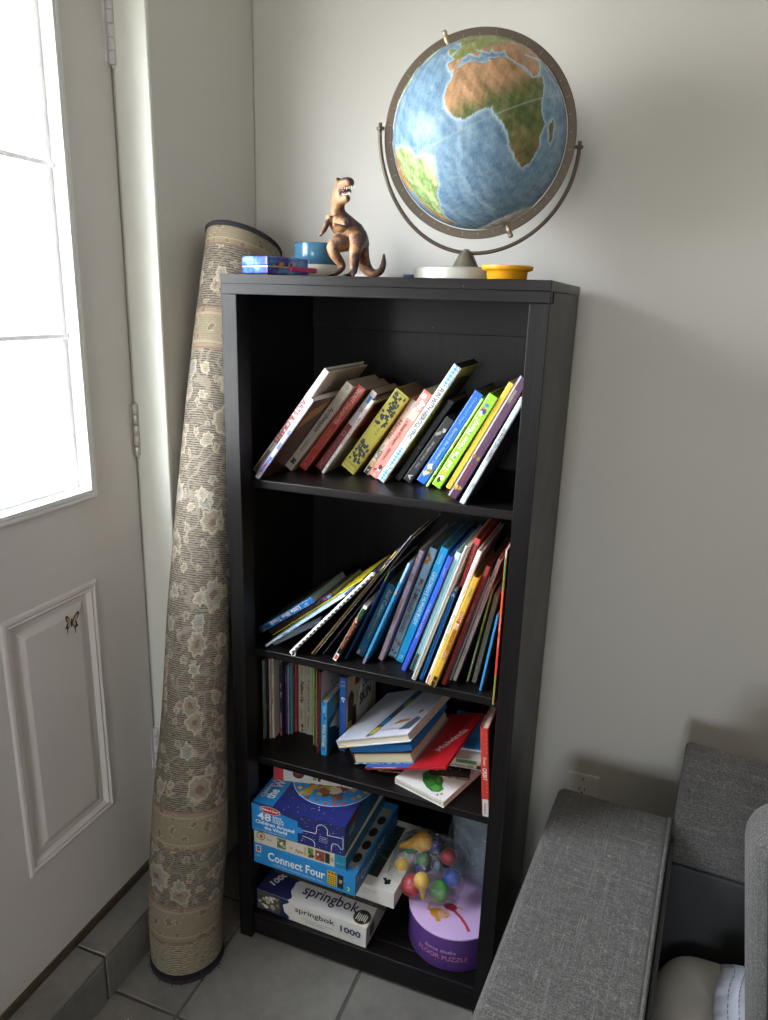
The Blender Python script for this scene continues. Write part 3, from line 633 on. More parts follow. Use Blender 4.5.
book('night', HB, 'pale grey hardcover with dark red lettering near the right post', g2, '#bdb8b2', d=.2, front='#4a6488', pages='#b0a89c', texts=[('Goodnight The Stars and the Earth', .08, .6, '#6d2f34', .6), ('Author', .72, .86, '#7a7672', .4)])
book('olivethin', TB, 'thin olive green book right of the pale grey hardcover', g2, '#8c9a3a', d=.15, kind='thin', bands=[(.55, 1, 0, 1, '#a9bcae'), (.45, .55, .2, .8, '#5a4a6a')])
book('greypages', TB, 'stack-like grey striped thick booklet near the right end', g2, '#8a8674', d=.15, kind='paper', bands=[(0, 1, .2, .28, '#3a382f'), (0, 1, .5, .58, '#3a382f'), (0, 1, .78, .84, '#3a382f'), (0, .5, 0, .15, '#7d8c3a')])
book('bluecover', BB, 'small book with a turquoise leaf cover and bright blue spine edge', g2, '#2f9ad6', d=.14, kind='board', front='#0f4a5a', frontshapes=[([(.03, .02), (.6, .02), (.3, .28), (.03, .22)], '#3fb0dc'), ([(.1, .4), (.7, .36), (.95, .5), (.5, .56)], '#1a8a6a'), ([(.1, .6), (.6, .7), (.9, .9), (.3, .8)], '#14705a')])
book('redgreen', TB, 'tall upright thin book with green ends and red middle against the right post', g2, '#d8432f', d=.2, kind='thin', bands=[(0, .08, 0, 1, '#b9d6c4'), (.05, .25, 0, 1, '#1f9a4a'), (.25, .42, 0, 1, '#e8642c'), (.55, .62, 0, 1, '#e87a62'), (.8, 1, 0, 1, '#2fa64a')], texts=[('THE TALL TREE', .42, .66, '#f3d0c0', .5)])
# --- third shelf, standing books left to right: (x left, x right, y, height, tilt)
def stand(x0, x1, y, h, *a, tilt=0, **k):
    return book(None, *a, place=(x1-.0003, y, S3, tilt, h, x1-x0-.0006), **k)
stand(.0095, .0143, .108, .202, TB, 'thin pale green book, leftmost on the third shelf', g3, '#8fa894', d=.15, kind='thin', bands=[(.55, .85, 0, 1, '#6f8a3c'), (.85, .95, 0, 1, '#c9a640'), (0, .06, 0, 1, '#cfc8b4')])
stand(.0145, .0188, .115, .203, TB, 'thin navy blue book second from the left on the third shelf', g3, '#1f3358', d=.15, kind='thin', bands=[(0, .1, 0, 1, '#2a5a96'), (.55, .62, 0, 1, '#8c9ab8'), (.75, .9, 0, 1, '#4a5a8a')])
stand(.0215, .0260, .117, .205, TB, 'thin pink and cream book beside the cream one with red lettering', g3, '#c2adA0', d=.15, kind='thin', bands=[(.1, .75, .2, .7, '#b0586a'), (.82, 1, 0, 1, '#a8854a')])
stand(.0262, .0330, .121, .211, PB, 'cream paperback with red and grey lettering on the third shelf', g3, '#bdb5a4', d=.15, kind='paper', texts=[('HOUGHTON', .05, .2, '#6d675c', .5), ('READER', .37, .48, '#b0443c', .5), ('TREE', .5, .6, '#5d574e', .5)])
stand(.0334, .0372, .146, .192, TB, 'thin grey-green book beside the purple striped book', g3, '#93998a', d=.14, kind='thin')
stand(.0376, .0462, .137, .202, PB, 'navy purple paperback with a pink stripe and pale dumbbell shape', g3, '#241c3a', d=.14, kind='paper', bands=[(0, .08, 0, .3, '#b8446a'), (0, .05, .4, 1, '#a89f98'), (.32, .38, .42, .72, '#c9c2b2'), (.42, .50, .42, .72, '#c9c2b2'), (.68, .92, 0, .3, '#b8446a'), (.7, .9, .4, .8, '#b3aba2'), (.93, 1, 0, 1, '#a8444a')])
stand(.0466, .0528, .149, .175, PB, 'plain dark purple paperback on the third shelf', g3, '#3f2850', d=.13, kind='paper', texts=[('DICTIONARY', .08, .4, '#8c7a9a', .4)])
stand(.0532, .0572, .148, .177, TB, 'thin beige and teal patterned book on the third shelf', g3, '#7d98a0', d=.13, kind='thin', bands=[(.1, .2, .2, .9, '#a89a78'), (.28, .36, .1, .8, '#a89a78'), (.6, .66, .1, .9, '#6a7a3a'), (.75, .9, 0, .6, '#b3a98a')])
stand(.0576, .0638, .153, .179, PB, 'slate blue paperback next to the thin red one', g3, '#56788c', d=.13, kind='paper')
stand(.0642, .0698, .164, .177, PB, 'thin red paperback left of the two thick cream ones', g3, '#a8323a', d=.12, kind='paper', texts=[('POETRY', .1, .5, '#d69a92', .4)], bands=[(.8, .95, .1, .9, '#c2645a')])
stand(.0702, .0886, .169, .180, HB, 'first thick cream hardcover with black hand lettering, left of its twin', g3, '#b9b09c', d=.13, pages='#a89f8c', texts=[('Falling Up', .25, .56, '#24211d', .6, 'd', .55, .03), ('AUTHOR', .03, .15, '#4d483f', .3, 'd', .55), ('Poems', .66, .8, '#4d483f', .3)], dots=[(5, .86, .98, .003, ['#2a2722'])])
stand(.0892, .1082, .167, .182, HB, 'second thick cream hardcover with thinner lettering, right of its twin', g3, '#b5ad9b', d=.13, pages='#a89f8c', texts=[('A Light on the Hill', .2, .66, '#33302a', .45, 'd', .5, 0.0), ('AUTHOR', .03, .13, '#4d483f', .3), ('Poems', .74, .92, '#4d483f', .3)])
stand(.1088, .1160, .166, .181, TB, 'slim cream book right of the two cream hardcovers', g3, '#b3ac9c', d=.12, kind='paper')
stand(.1262, .1302, .134, .195, TB, 'thin leaf green book on the third shelf', g3, '#6ea62c', d=.15, kind='thin', bands=[(.45, 1, 0, 1, '#8a9a5a')])
stand(.1345, .1383, .130, .195, TB, 'thin tan book between the leaf green and dark red books', g3, '#8d7d66', d=.15, kind='thin')
stand(.1480, .1552, .106, .206, HB, 'dark red slim hardcover with gold dots and a dotted white cover', g3, '#5d1a24', d=.17, front='#b8b4b0', tilt=1.2, pages='#a89f90', dots=[(4, .3, .9, .0016, ['#b88a3a'])], bands=[(.02, .2, .1, .9, '#7a2a30')],
      frontshapes=[([(p, q), (p+.05, q), (p+.05, q+.02), (p, q+.02)], '#7a4a44') for p, q in ((.2, .9), (.4, .85), (.62, .93), (.3, .76), (.55, .72), (.75, .8), (.15, .66), (.4, .6))])
stand(.1590, .1748, .106, .135, BB, 'small blue board book with yellow lettering and a white whale shape', g3, '#1f86c4', d=.12, kind='board', front='#1c4a66', pages='#bdb4a2', bands=[(0, 1, .93, 1, '#c9d2d2'), (.93, 1, 0, 1, '#2f9ad0')],
      texts=[('Baby Beluga', .42, .84, '#f0e6a0', .55, 'd', .5, .012), ('SINGER', .06, .2, '#d6e6f0', .35)], dots=[(2, .28, .32, .0028, ['#10202c'])],
      frontshapes=[([(.02, .66), (.98, .66), (.98, .99), (.02, .99)], '#3f86ac'), ([(.1, .5), (.5, .66), (.9, .72), (.95, .5), (.6, .36), (.5, .26), (.4, .38)], '#cfd6d8'), ([(.25, .78), (.55, .76), (.6, .92), (.35, .96)], '#a89a5a')])
stand(.1890, .2060, .138, .186, HB, 'blue hardcover with a white badge and a picture cover of people', g3, '#2c5aa8', d=.19, front='#b9a98a', pages='#b3ab9c', texts=[('a first', .03, .07, '#a9c2ea', .7, 'h'), ('book', .08, .12, '#a9c2ea', .7, 'h'), ('talk', .275, .31, '#2c5aa8', .5, 'h')], bands=[(.26, .27, .3, .7, '#e6e6e2')], dots=[(1, .29, .295, .0068, ['#e8e8e6'])],
      frontshapes=[([(.30, .12), (.42, .06), (.6, .1), (.9, .42), (.96, .7), (.9, .93), (.7, .95), (.5, .82), (.4, .6)], '#d9d9da'), ([(.05, .3), (.2, .3), (.24, .66), (.16, .76), (.06, .7)], '#3a2418'), ([(.04, .1), (.16, .08), (.18, .34), (.06, .36)], '#d0a838'), ([(.18, .12), (.34, .14), (.3, .5), (.2, .5)], '#1f1a1a'), ([(.25, .78), (.4, .74), (.42, .97), (.28, .98)], '#6d4028'), ([(.02, .02), (.3, .02), (.24, .14), (.04, .12)], '#2c4a78')],
      fronttexts=[('OUR', .50, .60, .28, .15, '#1d1d24'), ('SKIN', .42, .40, .38, .16, '#1d1d24')])
book(None, HB, 'red hardcover with a white foot standing alone at the right end of the third shelf', g3, '#c23a2f', d=.19, place=(.5630, .047, S3, -4.8, .198, .0165), front='#6d4a3a', pages='#b9b2a4', bands=[(.8, 1, 0, 1, '#dcdad4')], texts=[('Enter', .32, .42, '#f0cfc4', .4), ('ORBIT', .44, .58, '#f6e6de', .55, 'd', .5, .012), ('Award', .84, .97, '#8c8a86', .45)], dots=[(1, .06, .065, .001, ['#e8a08c'])]+[(1, .05*k+.06, .05*k+.065, .0011, ['#e8a08c']) for k in (1, 2, 3, 4, 11, 12, 13)])
# --- third shelf, the untidy pile
def lying(name, label, o, w, d, t, color, yaw=0, tilt=0, kind='hard', top=None, pages='#cfc4ac', base=None, roundc=0, **k):
    """book lying flat: origin = front-left bottom corner, spine along the left unless said"""
    r = thing(name, label, 'book', o, (0, R(-tilt), R(yaw)), g3p)
    b = MB(); c = .002 if kind == 'hard' else .0008; M = cov(color); Mb = cov(base or color)
    def sheet(z0, z1, m):
        if roundc:
            q = roundc; P = [(0, 0)]+[(w-q+q*math.sin(s), q-q*math.cos(s)) for s in [R(x) for x in (0, 22, 45, 67, 90)]]+[(w-q+q*math.cos(s), d-q+q*math.sin(s)) for s in [R(x) for x in (0, 30, 60, 90)]]+[(0, d)]
        else: P = [(0, 0), (w, 0), (w, d), (0, d)]
        b.prism(P, z0, z1, m)
    sheet(0, c, Mb); sheet(t-c, t, M)
    b.box((0, 0, c), (c, d, t-c), M)
    for i_s, (pts, cc) in enumerate(k.get('shapes', ())): b.quad([(w*p, d*q, t+.0002+.00002*i_s) for p, q in pts], cov(cc))
    for s_, p, q, ww, hh, cc, ang in k.get('texts', ()):
        A = R(ang); b.text(s_, (w*p, d*q, t+.0008), (math.cos(A), math.sin(A), 0), (-math.sin(A), math.cos(A), 0), ww, hh, cov(cc), bold=.02)
    for i_s, (x0, x1, z0, z1, cc) in enumerate(k.get('edge', ())): b.quad([(w*x0, -.0002-.00002*i_s, t*z0), (w*x1, -.0002-.00002*i_s, t*z0), (w*x1, -.0002-.00002*i_s, t*z1), (w*x0, -.0002-.00002*i_s, t*z1)], cov(cc))
    for s_, x0, x1, z0, z1, cc in k.get('edgetexts', ()): b.text(s_, (w*x0, -.0006, t*z0), (1, 0, 0), (0, 0, 1), w*(x1-x0), t*(z1-z0), cov(cc))
    b.build('cover', r)
    p = MB(); i_ = .003 if kind == 'hard' else .0012
    p.box((c+.0002, i_, c+.00005), (w-i_, d-i_, t-c-.00005), paper(pages)); p.build('pages', r, bevel=.0008 if t > .01 else 0, seg=1)
    return r
cy = R(-17.3)
lying(BB, 'white board book with a green leafy blob on its cover, front of the pile', (.350, .074, S3+.0005), .1246, .165, .015, '#e8e8e4', yaw=-17.3, kind='paper', pages='#d8d2c4',
      shapes=[([(.30, .30), (.42, .17), (.56, .10), (.70, .07), (.80, .12), (.82, .20), (.74, .26), (.70, .34), (.62, .40), (.52, .44), (.40, .44), (.32, .40)], '#2f7d34'), ([(.62, .12), (.72, .10), (.77, .15), (.74, .22), (.64, .22)], '#58a544'), ([(.48, .19), (.58, .16), (.62, .24), (.54, .29), (.47, .26)], '#4a9640'), ([(.40, .28), (.48, .29), (.52, .36), (.44, .39), (.38, .35)], '#3f8a3c'), ([(.56, .30), (.66, .27), (.64, .35), (.56, .37)], '#6cb04c'), ([(.84, .10), (.87, .08), (.88, .12), (.85, .13)], '#8a5a30'), ([(.80, .05), (.83, .04), (.84, .07), (.81, .08)], '#6a4a2a')],
      edgetexts=[('The Board Book of Small Green Things', .05, .95, .3, .7, '#5d5a55')])
lying(TB, 'thin dark floral book lying on the white board book', (.302, .096, S3+.0015), .200, .16, .0055, '#1f1a1a', yaw=8, tilt=4.4, kind='paper', pages='#8a7f70',
      edge=[(.05+.09*k, .09+.09*k, .2, .8, c) for k, c in enumerate(['#3a5a3a', '#8c3a3a', '#c9b89a', '#3a4a30', '#b2553a', '#6d7a5a', '#a83a30', '#d6c8b0', '#7a2a2a', '#4a5a3a'])],
      shapes=[([(.5+.035*k+.012*math.cos(a_), .06+.05*(k*7%3)+.016*math.sin(a_)) for a_ in (0, 1.2, 2.5, 3.8, 5.1)], c) for k, c in enumerate(['#a83a30', '#8fa07a', '#c97a5a', '#5a3a2a', '#d6c0a0', '#3a5a3a', '#b24a3a', '#7a8a5a', '#c9a07a', '#8c2f2a', '#4a5a40', '#d09a7a', '#5a2a24'])])
lying(HB, 'white book with green print standing out right of the red book in the pile', (.408, .142, S3+.0245), .112, .17, .022, '#d6d2c6', yaw=5, tilt=1.5, pages='#cfc8b6', top=None, edge=[(.5, .9, .55, .95, '#4a7a4a'), (.72, .84, .08, .4, '#9a948a'), (.9, .99, .1, .5, '#3a221c')], edgetexts=[('The Counting Caterpillars', .1, .7, .12, .42, '#7a756c')])
lying(TB, 'bright blue thin book on top of the white one at the pile\'s right', (.432, .172, S3+.0500), .085, .15, .006, '#3f9ad0', yaw=5, tilt=1.5, kind='paper', shapes=[([(.1, .05), (.9, .05), (.9, .3), (.2, .28)], '#2a7ab4')])
PT, PYW = 19.0, -6.0
def on_pile(u, v, n, o=(.2785, .108, S3+.0085)):
    m = Euler((0, R(-PT), R(PYW))).to_matrix(); p = Vector(o)+m @ Vector((u, v, n)); return tuple(p)
lying(HB, 'red picture book with white script, tilted under the pile of thick books', on_pile(.004, -.026, 0), .196, .235, .0062, '#b81c26', yaw=PYW, tilt=PT, pages='#c9b8a8', edge=[(0, .55, .55, .95, '#3a62b8'), (.1, .4, .6, .9, '#c9d2e6')],
      shapes=[([(0, 0), (.55, 0), (.6, .1), (0, .1)], '#2f56b0')], texts=[('Malvinda', .80, .26, .10, .019, '#dcb4ae', 70)])
lying(HB, 'thick book with cream pages and a pale blue patterned cover in the pile', on_pile(-.030, -.014, .0068), .150, .2, .026, '#3a2a24', base='#7aa2b8', yaw=PYW, tilt=PT, pages='#cdbf9c', edge=[(.02+.07*k, .06+.07*k, 0, .09, c) for k, c in enumerate(['#b9d2dc', '#4a7a96', '#d6e2e4', '#5a8aa0', '#a8c6d2', '#c98a6a', '#8c4a30', '#3a3a4a', '#d6cfc0', '#4a4a56', '#b2c8d0', '#38485a'])])
lying('padded_book', 'blue padded book with rounded corners, second from the top of the pile', on_pile(-.033, -.012, .0332), .158, .2, .0165, '#1f78c0', yaw=PYW, tilt=PT, kind='paper', roundc=.03, pages='#2272b4')
lying(HB, 'large white illustrated hardcover on top of the pile with a yellow corner', on_pile(-.052, -.024, .0508), .190, .24, .018, '#dcdfec', base='#e6e6ee', yaw=PYW-2, tilt=PT+4.5, pages='#d2c8b4', edge=[(0, .24, 0, .13, '#e8c81c')],
      shapes=[([(.40, .02), (.50, .04), (.62, .96), (.50, .96)], '#2f5a80'), ([(.42, .06), (.49, .07), (.51, .2), (.44, .2)], '#e2c83a'), ([(.45, .24), (.52, .24), (.53, .36), (.46, .37)], '#3a8ac4'), ([(.48, .42), (.55, .4), (.57, .56), (.49, .56)], '#4a4a3a'), ([(.51, .6), (.58, .6), (.6, .74), (.53, .75)], '#a8b83a'), ([(.42, 0), (.46, 0), (.47, .04), (.43, .012)], '#e0a03a'), ([(.44, .18), (.5, .19), (.5, .23), (.45, .23)], '#a8323a'),
              ([(.66, .22), (.74, .24), (.83, .27), (.84, .32), (.74, .31), (.69, .3)], '#c98a4a'), ([(.8, .1), (.95, .1), (.98, .3), (.9, .34), (.84, .22)], '#5a626e'), ([(.86, .42), (.9, .41), (.91, .47), (.87, .48)], '#a8323a')],
      texts=[('the adventures of a small bear', .1, .3, .06, .006, '#b06a7a', 60), ('story and pictures', .56, .1, .05, .008, '#a9a2c8', 5), ('illustrated tales', .66, .5, .07, .006, '#9a9cac', 75), ('for reading aloud', .72, .5, .07, .006, '#9a9cac', 75), ('every night', .78, .5, .06, .006, '#9a9cac', 75)])
# ------------------------------------------------------------------ boxes on the bottom shelf
M_CARD = lambda c, r=.45: flat(c, r, var=.05, scale=30)
def carton(name, label, o, w, d, h, yaw, side, top, right=None, body=None, cat='box', lid=None):
    r = thing(name, label, cat, o, (0, 0, R(yaw)), 'puzzle and game boxes on the bottom shelf')
    b = MB(); b.box((0, 0, 0), (w, d, h), M_CARD(side))
    e = .0003
    b.quad([(.0015, .0015, h+e), (w-.0015, .0015, h+e), (w-.0015, d-.0015, h+e), (.0015, d-.0015, h+e)], M_CARD(top))
    if right: b.quad([(w+e, .0015, .001), (w+e, d-.0015, .001), (w+e, d-.0015, h-.001), (w+e, .0015, h-.001)], M_CARD(right))
    return r, b
def fq(b, w, h, x0, x1, z0, z1, c, k=1):    # rectangle on the front
    b.quad([(w*x0, -.0003*k, h*z0), (w*x1, -.0003*k, h*z0), (w*x1, -.0003*k, h*z1), (w*x0, -.0003*k, h*z1)], M_CARD(c))
def disc(b, c, ax, ay, ra, rb, m, n=32, a0=0, a1=2*PI):
    c = Vector(c); ax = Vector(ax); ay = Vector(ay)
    b.quad([tuple(c+ax*(ra*math.cos(a0+(a1-a0)*i/n))+ay*(rb*math.sin(a0+(a1-a0)*i/n))) for i in range(n)], m)
X, Y, Z_ = (1, 0, 0), (0, 1, 0), (0, 0, 1)
# springbok puzzle
w, d, h = .282, .20, .053
r, b = carton('jigsaw_box', 'white and navy jigsaw box with 1000 printed on it, lowest box at the front', (.0350, .0225, S4+.0005), w, d, h, -2.0, '#d8d4cc', '#dcdad6', '#c9c6c0')
navy = M_CARD('#1f2350')
wave = [(.0, 0)]+[(.295+.028*math.sin(7.5*q/24+.8)+.010*math.sin(16*q/24), q/24) for q in range(25)]+[(0, 1)]
b.quad([(w*p*.93, -.0003, h*q) for p, q in wave], navy); b.quad([(w*p*(.93+.12*q), d*.42*q, h+.0006) for p, q in wave], navy)
ph = M_CARD('#4a4436'); b.quad([(.003, -.0006, .003), (w*.225, -.0006, .003), (w*.225, -.0006, h-.003), (.003, -.0006, h-.003)], ph)
rr = random.Random(3)
for i in range(34):
    cx, cz = .008+rr.random()*.05, .008+rr.random()*.036; s = .002+rr.random()*.004
    disc(b, (cx, -.0008-.00002*i, cz), X, Z_, s*1.3, s, M_CARD(rr.choice(['#8a7a5a', '#c9b88a', '#2a2c30', '#5a4a60', '#9a9a9a', '#3a4a3a', '#d6cfc0', '#1a1a1e'])), 7)
b.text('springbok', (w*.365, -.0006, h*.47), X, Z_, w*.36, h*.36, navy, bold=.012); b.text('springbok', (w*.37, d*.10, h+.0008), X, Y, w*.50, d*.20, navy, bold=.012)
b.text('1000', (w*.775, -.0006, h*.40), X, Z_, w*.18, h*.32, navy, bold=.03)
b.text('Interlocking jigsaw puzzle of quality', (w*.42, -.0006, h*.28), X, Z_, w*.3, h*.08, M_CARD('#5a5a66')); b.text('Made for families', (w*.46, -.0006, h*.17), X, Z_, w*.2, h*.07, M_CARD('#5a5a66'))
b.text('18 x 23.5 inch picture', (w*.76, -.0006, h*.28), X, Z_, w*.17, h*.06, M_CARD('#5a5a66'))
b.text('1000', (w*.12, d*.12, h+.0008), (.35, .94, 0), (-.94, .35, 0), .045, .018, M_CARD('#d6d6dc'), bold=.03)
gold = M_CARD('#b09a4a'); blk = M_CARD('#1c1c1a')
disc(b, (w*.925, d*.13, h+.0006), X, Y, .021, .021, gold); disc(b, (w*.925, d*.13, h+.0009), X, Y, .0195, .0195, blk)
for k in range(6): b.quad([(w*.925+(-.013+.0045*k), d*.13-.012+.004*math.sin(k*2.2), h+.0012), (w*.925+(-.0105+.0045*k), d*.13-.011, h+.0012), (w*.925+(-.010+.0045*k), d*.13+.009+.004*math.cos(k*1.7), h+.0012), (w*.925+(-.0125+.0045*k), d*.13+.007, h+.0012)], M_CARD('#d9d9d2'))
b.quad([(w+.0006, .02, .012), (w+.0006, .045, .012), (w+.0006, .045, .04), (w+.0006, .02, .04)], M_CARD('#4a4a4c'))
b.build('box_body', r, bevel=.0012, seg=2)
# dark box under the white one
w, d, h = .292, .215, .0445
r, b = carton('jigsaw_box', 'dark grey speckled box squeezed between the lowest box and the white one', (.0480, .0850, .1240), w, d, h, -2.0, '#2a2a2c', '#303032', '#242426')
rr = random.Random(12)
for i in range(120): disc(b, (.006+(w-.012)*rr.random(), -.0004-.000005*i, .004+(h-.008)*rr.random()), X, Z_, .0012+.002*rr.random(), .0008+.001*rr.random(), M_CARD(rr.choice(['#4a4a4c', '#5d5c5a', '#1a1a1c', '#6d6a66'])), 6)
b.build('box_body', r, bevel=.001)
# white jigsaw box with a dark landscape picture
w, d, h = .30, .225, .041
r, b = carton('jigsaw_box', 'white jigsaw box with a dark green picture poking out right of the stack', (.0685, .0560, .1690), w, d, h, -2.2, '#d6d2cb', '#d2cfc8')
b.quad([(.03, .028, h+.0006), (w-.052, .028, h+.0006), (w-.052, d-.02, h+.0006), (.03, d-.02, h+.0006)], M_CARD('#26332e', .35))
for i in range(9): disc(b, (.20+.005*i, .09+.006*(i % 4), h+.0008+.00003*i), X, Y, .009, .003, M_CARD(['#3a2a22', '#16201c', '#54604a'][i % 3]), 9)
for dx, dy in ((0, 0), (.006, .004), (-.005, .005), (.002, -.006), (.007, -.003)): disc(b, (w-.030+dx, .026+dy, h+.0008), X, Y, .0045, .004, M_CARD('#1c1c1c'), 8)
b.text('500 pieces', (w-.034, .05, h+.0008), (.1, 1, 0), (-1, .1, 0), .05, .006, M_CARD('#55524d')); b.text('SUNSET BAY', (w-.078, -.0005, h*.62), X, Z_, .04, .005, M_CARD('#9a968f')); b.text('jigsaw', (w-.078, -.0005, h*.42), X, Z_, .03, .005, M_CARD('#9a968f'))
b.build('box_body', r, bevel=.0012)
# blue four-in-a-row game
w, d, h = .255, .255, .054
r, b = carton('board_game_box', 'bright blue game box with white bold lettering in the middle of the stack', (.0365, .0125, .2105), w, d, h, -1.8, '#2585c6', '#2f7ab4', '#1d5a96')
b.text('Connect Four', (w*.145, -.0006, h*.32), X, Z_, w*.57, h*.42, M_CARD('#e6ece8'), bold=.02); b.text('A VERTICAL STRATEGY GAME FOR TWO', (w*.20, -.0006, h*.13), X, Z_, w*.5, h*.08, M_CARD('#cfe0ea'))
fq(b, w, h, .02, .075, .55, .9, '#e2e0dc'); fq(b, w, h, .03, .065, .62, .74, '#c23a34', 2); fq(b, w, h, .03, .065, .76, .86, '#3a6ab0', 2)
b.text('AGES 7', (w*.015, -.0006, h*.36), X, Z_, w*.06, h*.07, M_CARD('#cfe0ea'))
fq(b, w, h, .735, .825, .14, .84, '#d8b02c'); 
for i in range(5):
    for j in range(5): disc(b, (w*(.747+.0165*i), -.0007, h*(.2+.10*j)), X, Z_, .0014, .0018, M_CARD('#2a2a20'), 8)
for i in range(3): disc(b, (w*(.755+.03*i), -.0008, h*.76), X, Z_, .003, .0036, M_CARD('#8a4a2a'), 8)
fq(b, w, h, .835, .89, .14, .8, '#1a1a1e'); disc(b, (w*.864, -.0008, h*.52), X, Z_, .0042, .0075, M_CARD('#b98a6a'), 14); disc(b, (w*.864, -.001, h*.64), X, Z_, .0046, .004, M_CARD('#241a16'), 14)
fq(b, w, h, .915, .96, .12, .38, '#3a9a7a'); b.text('2', (w*.925, -.0008, h*.16), X, Z_, w*.03, h*.18, M_CARD('#e6ece8'))
b.text('Connect Four', (w+.0007, .03, h*.3), Y, Z_, .14, h*.42, M_CARD('#a9c6dc'), bold=.02); b.quad([(w+.0006, .006, h*.5), (w+.0006, .02, h*.5), (w+.0006, .02, h*.85), (w+.0006, .006, h*.85)], M_CARD('#8a8a90'))
b.quad([(w*.88, .02, h+.0006), (w*.98, .02, h+.0006), (w*.98, d*.9, h+.0006), (w*.88, d*.9, h+.0006)], M_CARD('#8d8a80'))
for i in range(4): disc(b, (w*(.93+.01*(i % 2)), .05+.045*i, h+.0009), X, Y, .010, .016, M_CARD('#1d1d1c'), 10)
b.build('box_body', r, bevel=.0012)
# cream picture game between
w, d, h = .228, .235, .0352
r, b = carton('board_game_box', 'slim cream game box with small food pictures between two blue boxes', (.0375, .0125, .2650), w, d, h, -.6, '#cfc6b2', '#c2b9a6', '#1f6a8c')
fq(b, w, h, .885, 1, 0, 1, '#1f7f9e'); b.text('family game', (w*.90, -.0006, h*.3), X, Z_, w*.09, h*.3, M_CARD('#8fc2d0'))
disc(b, (w*.08, -.0006, h*.62), X, Z_, .011, .011, M_CARD('#3f7a4a')); disc(b, (w*.08, -.0008, h*.62), X, Z_, .009, .009, M_CARD('#d6c2a0')); disc(b, (w*.085, -.001, h*.6), X, Z_, .004, .005, M_CARD('#b24a3a'))
for x0, x1, c in ((.26, .36, '#5d7a4a'), (.60, .66, '#6d8a4a'), (.68, .78, '#8c4a44'), (.785, .835, '#2f2c28')): fq(b, w, h, x0, x1, .12, .86, c)
for i in range(26): disc(b, (w*(.27+.085*rr.random() if i < 11 else .605+.16*rr.random()), -.0008-.00003*i, h*(.2+.55*rr.random())), X, Z_, .003, .003, M_CARD(rr.choice(['#a9b48a', '#c9a88a', '#7a3a34', '#3a5a30', '#d8c9b0', '#b25a4a'])), 8)
b.text('of', (w*.40, -.0006, h*.3), X, Z_, w*.03, h*.3, M_CARD('#a83a44')); b.text('Farm', (w*.47, -.0006, h*.2), X, Z_, w*.08, h*.5, M_CARD('#a83a44'), bold=.015); fq(b, w, h, .56, .585, .15, .8, '#b8a87a')
disc(b, (w*.86, -.0006, h*.5), X, Z_, .0045, .007, M_CARD('#a9a088'), 16); b.text('fun', (w*.15, -.0006, h*.4), X, Z_, w*.05, h*.3, M_CARD('#7a7468'))
b.build('box_body', r, bevel=.001)
# big floor puzzle box on top
w, d, h = .227, .24, .0735
r, b = carton('floor_puzzle_box', 'dark blue puzzle box with white stars and a round world picture, top of the stack', (.0355, .0085, .3006), w, d, h, .4, '#262c6a', '#252d78', '#1c4a6a')
lb = M_CARD('#2585c8')
P = [(.0, .02), (.0, .98), (.2, .9), (.505, .76), (.505, .56), (.53, .58), (.56, .52), (.56, .42), (.53, .36), (.505, .38), (.505, .02)]
b.quad([(w*p, -.0004, h*q) for p, q in P[::-1]], lb)
b.quad([(.002, .002, h+.0006), (.052, .002, h+.0006), (.052, d*.95, h+.0006), (.002, d*.95, h+.0006)], lb)
disc(b, (w*.205, -.0007, h*.86), X, Z_, w*.115, h*.13, M_CARD('#e4dfd6'), 28); disc(b, (w*.205, -.001, h*.86), X, Z_, w*.108, h*.115, M_CARD('#b8282c'), 28); b.text('Melissa & Doug', (w*.115, -.0013, h*.81), X, Z_, w*.18, h*.1, M_CARD('#f0e6dc'), bold=.03)
wh = M_CARD('#e6e9ea')
b.text('48', (w*.065, -.0007, h*.46), X, Z_, w*.15, h*.27, wh, bold=.02)
for k, s in enumerate(('PIECE', 'FLOOR', 'PUZZLE')): b.text(s, (w*.235, -.0007, h*(.63-.085*k)), X, Z_, w*.12, h*.07, wh, bold=.03)
b.text('Children Around', (w*.04, -.0007, h*.30), X, Z_, w*.43, h*.13, wh, bold=.03); b.text('the World', (w*.14, -.0007, h*.15), X, Z_, w*.25, h*.12, wh, bold=.03); b.text('2 feet x 3 feet puzzle ages 3 and up', (w*.03, -.0007, h*.06), X, Z_, w*.43, h*.05, wh)
def stroke(pts, wd, m, n=.0006):
    for (x0, z0), (x1, z1) in zip(pts[:-1], pts[1:]):
        dx, dz = x1-x0, z1-z0; L = math.hypot(dx, dz) or 1; ox, oz = -dz/L*wd, dx/L*wd; ex, ez = dx/L*wd*.5, dz/L*wd*.5
        b.quad([(x0-ox-ex, -n, z0-oz-ez), (x1-ox+ex, -n, z1-oz+ez), (x1+ox+ex, -n, z1+oz+ez), (x0+ox-ex, -n, z0+oz-ez)], m)
arc = lambda cx, cz, r_, a0, a1, n=8: [(cx+r_*math.cos(R(a0+(a1-a0)*i/n)), cz+r_*math.sin(R(a0+(a1-a0)*i/n))) for i in range(n+1)]
S = lambda L: [(w*p, h*q) for p, q in L]
stroke(S([(.56, .50), (.70, .52), (.705, .60)])+arc(w*.765, h*.70, w*.06, 200, -20)+S([(.82, .58), (.985, .62), (.985, .25), (.965, .22)])+arc(w*.91, h*.22, w*.045, 50, 180)+S([(.865, .10)]), .0007, wh)
stroke(S([(.56, .30), (.62, .29)])+arc(w*.64, h*.12, w*.05, 90, 0)+S([(.69, .04)]), .0007, wh)
for k in range(4): b.text('over 40 big easy pieces', (w*.735, -.0007, h*(.45-.06*k)), X, Z_, w*.09, h*.035, wh)
for i in range(46):
    x_, z_ = w*(.52+.47*rr.random()), h*rr.random(); s = .0004+.0007*rr.random()
    disc(b, (x_, -.0005, z_), X, Z_, s, s, wh, 5)
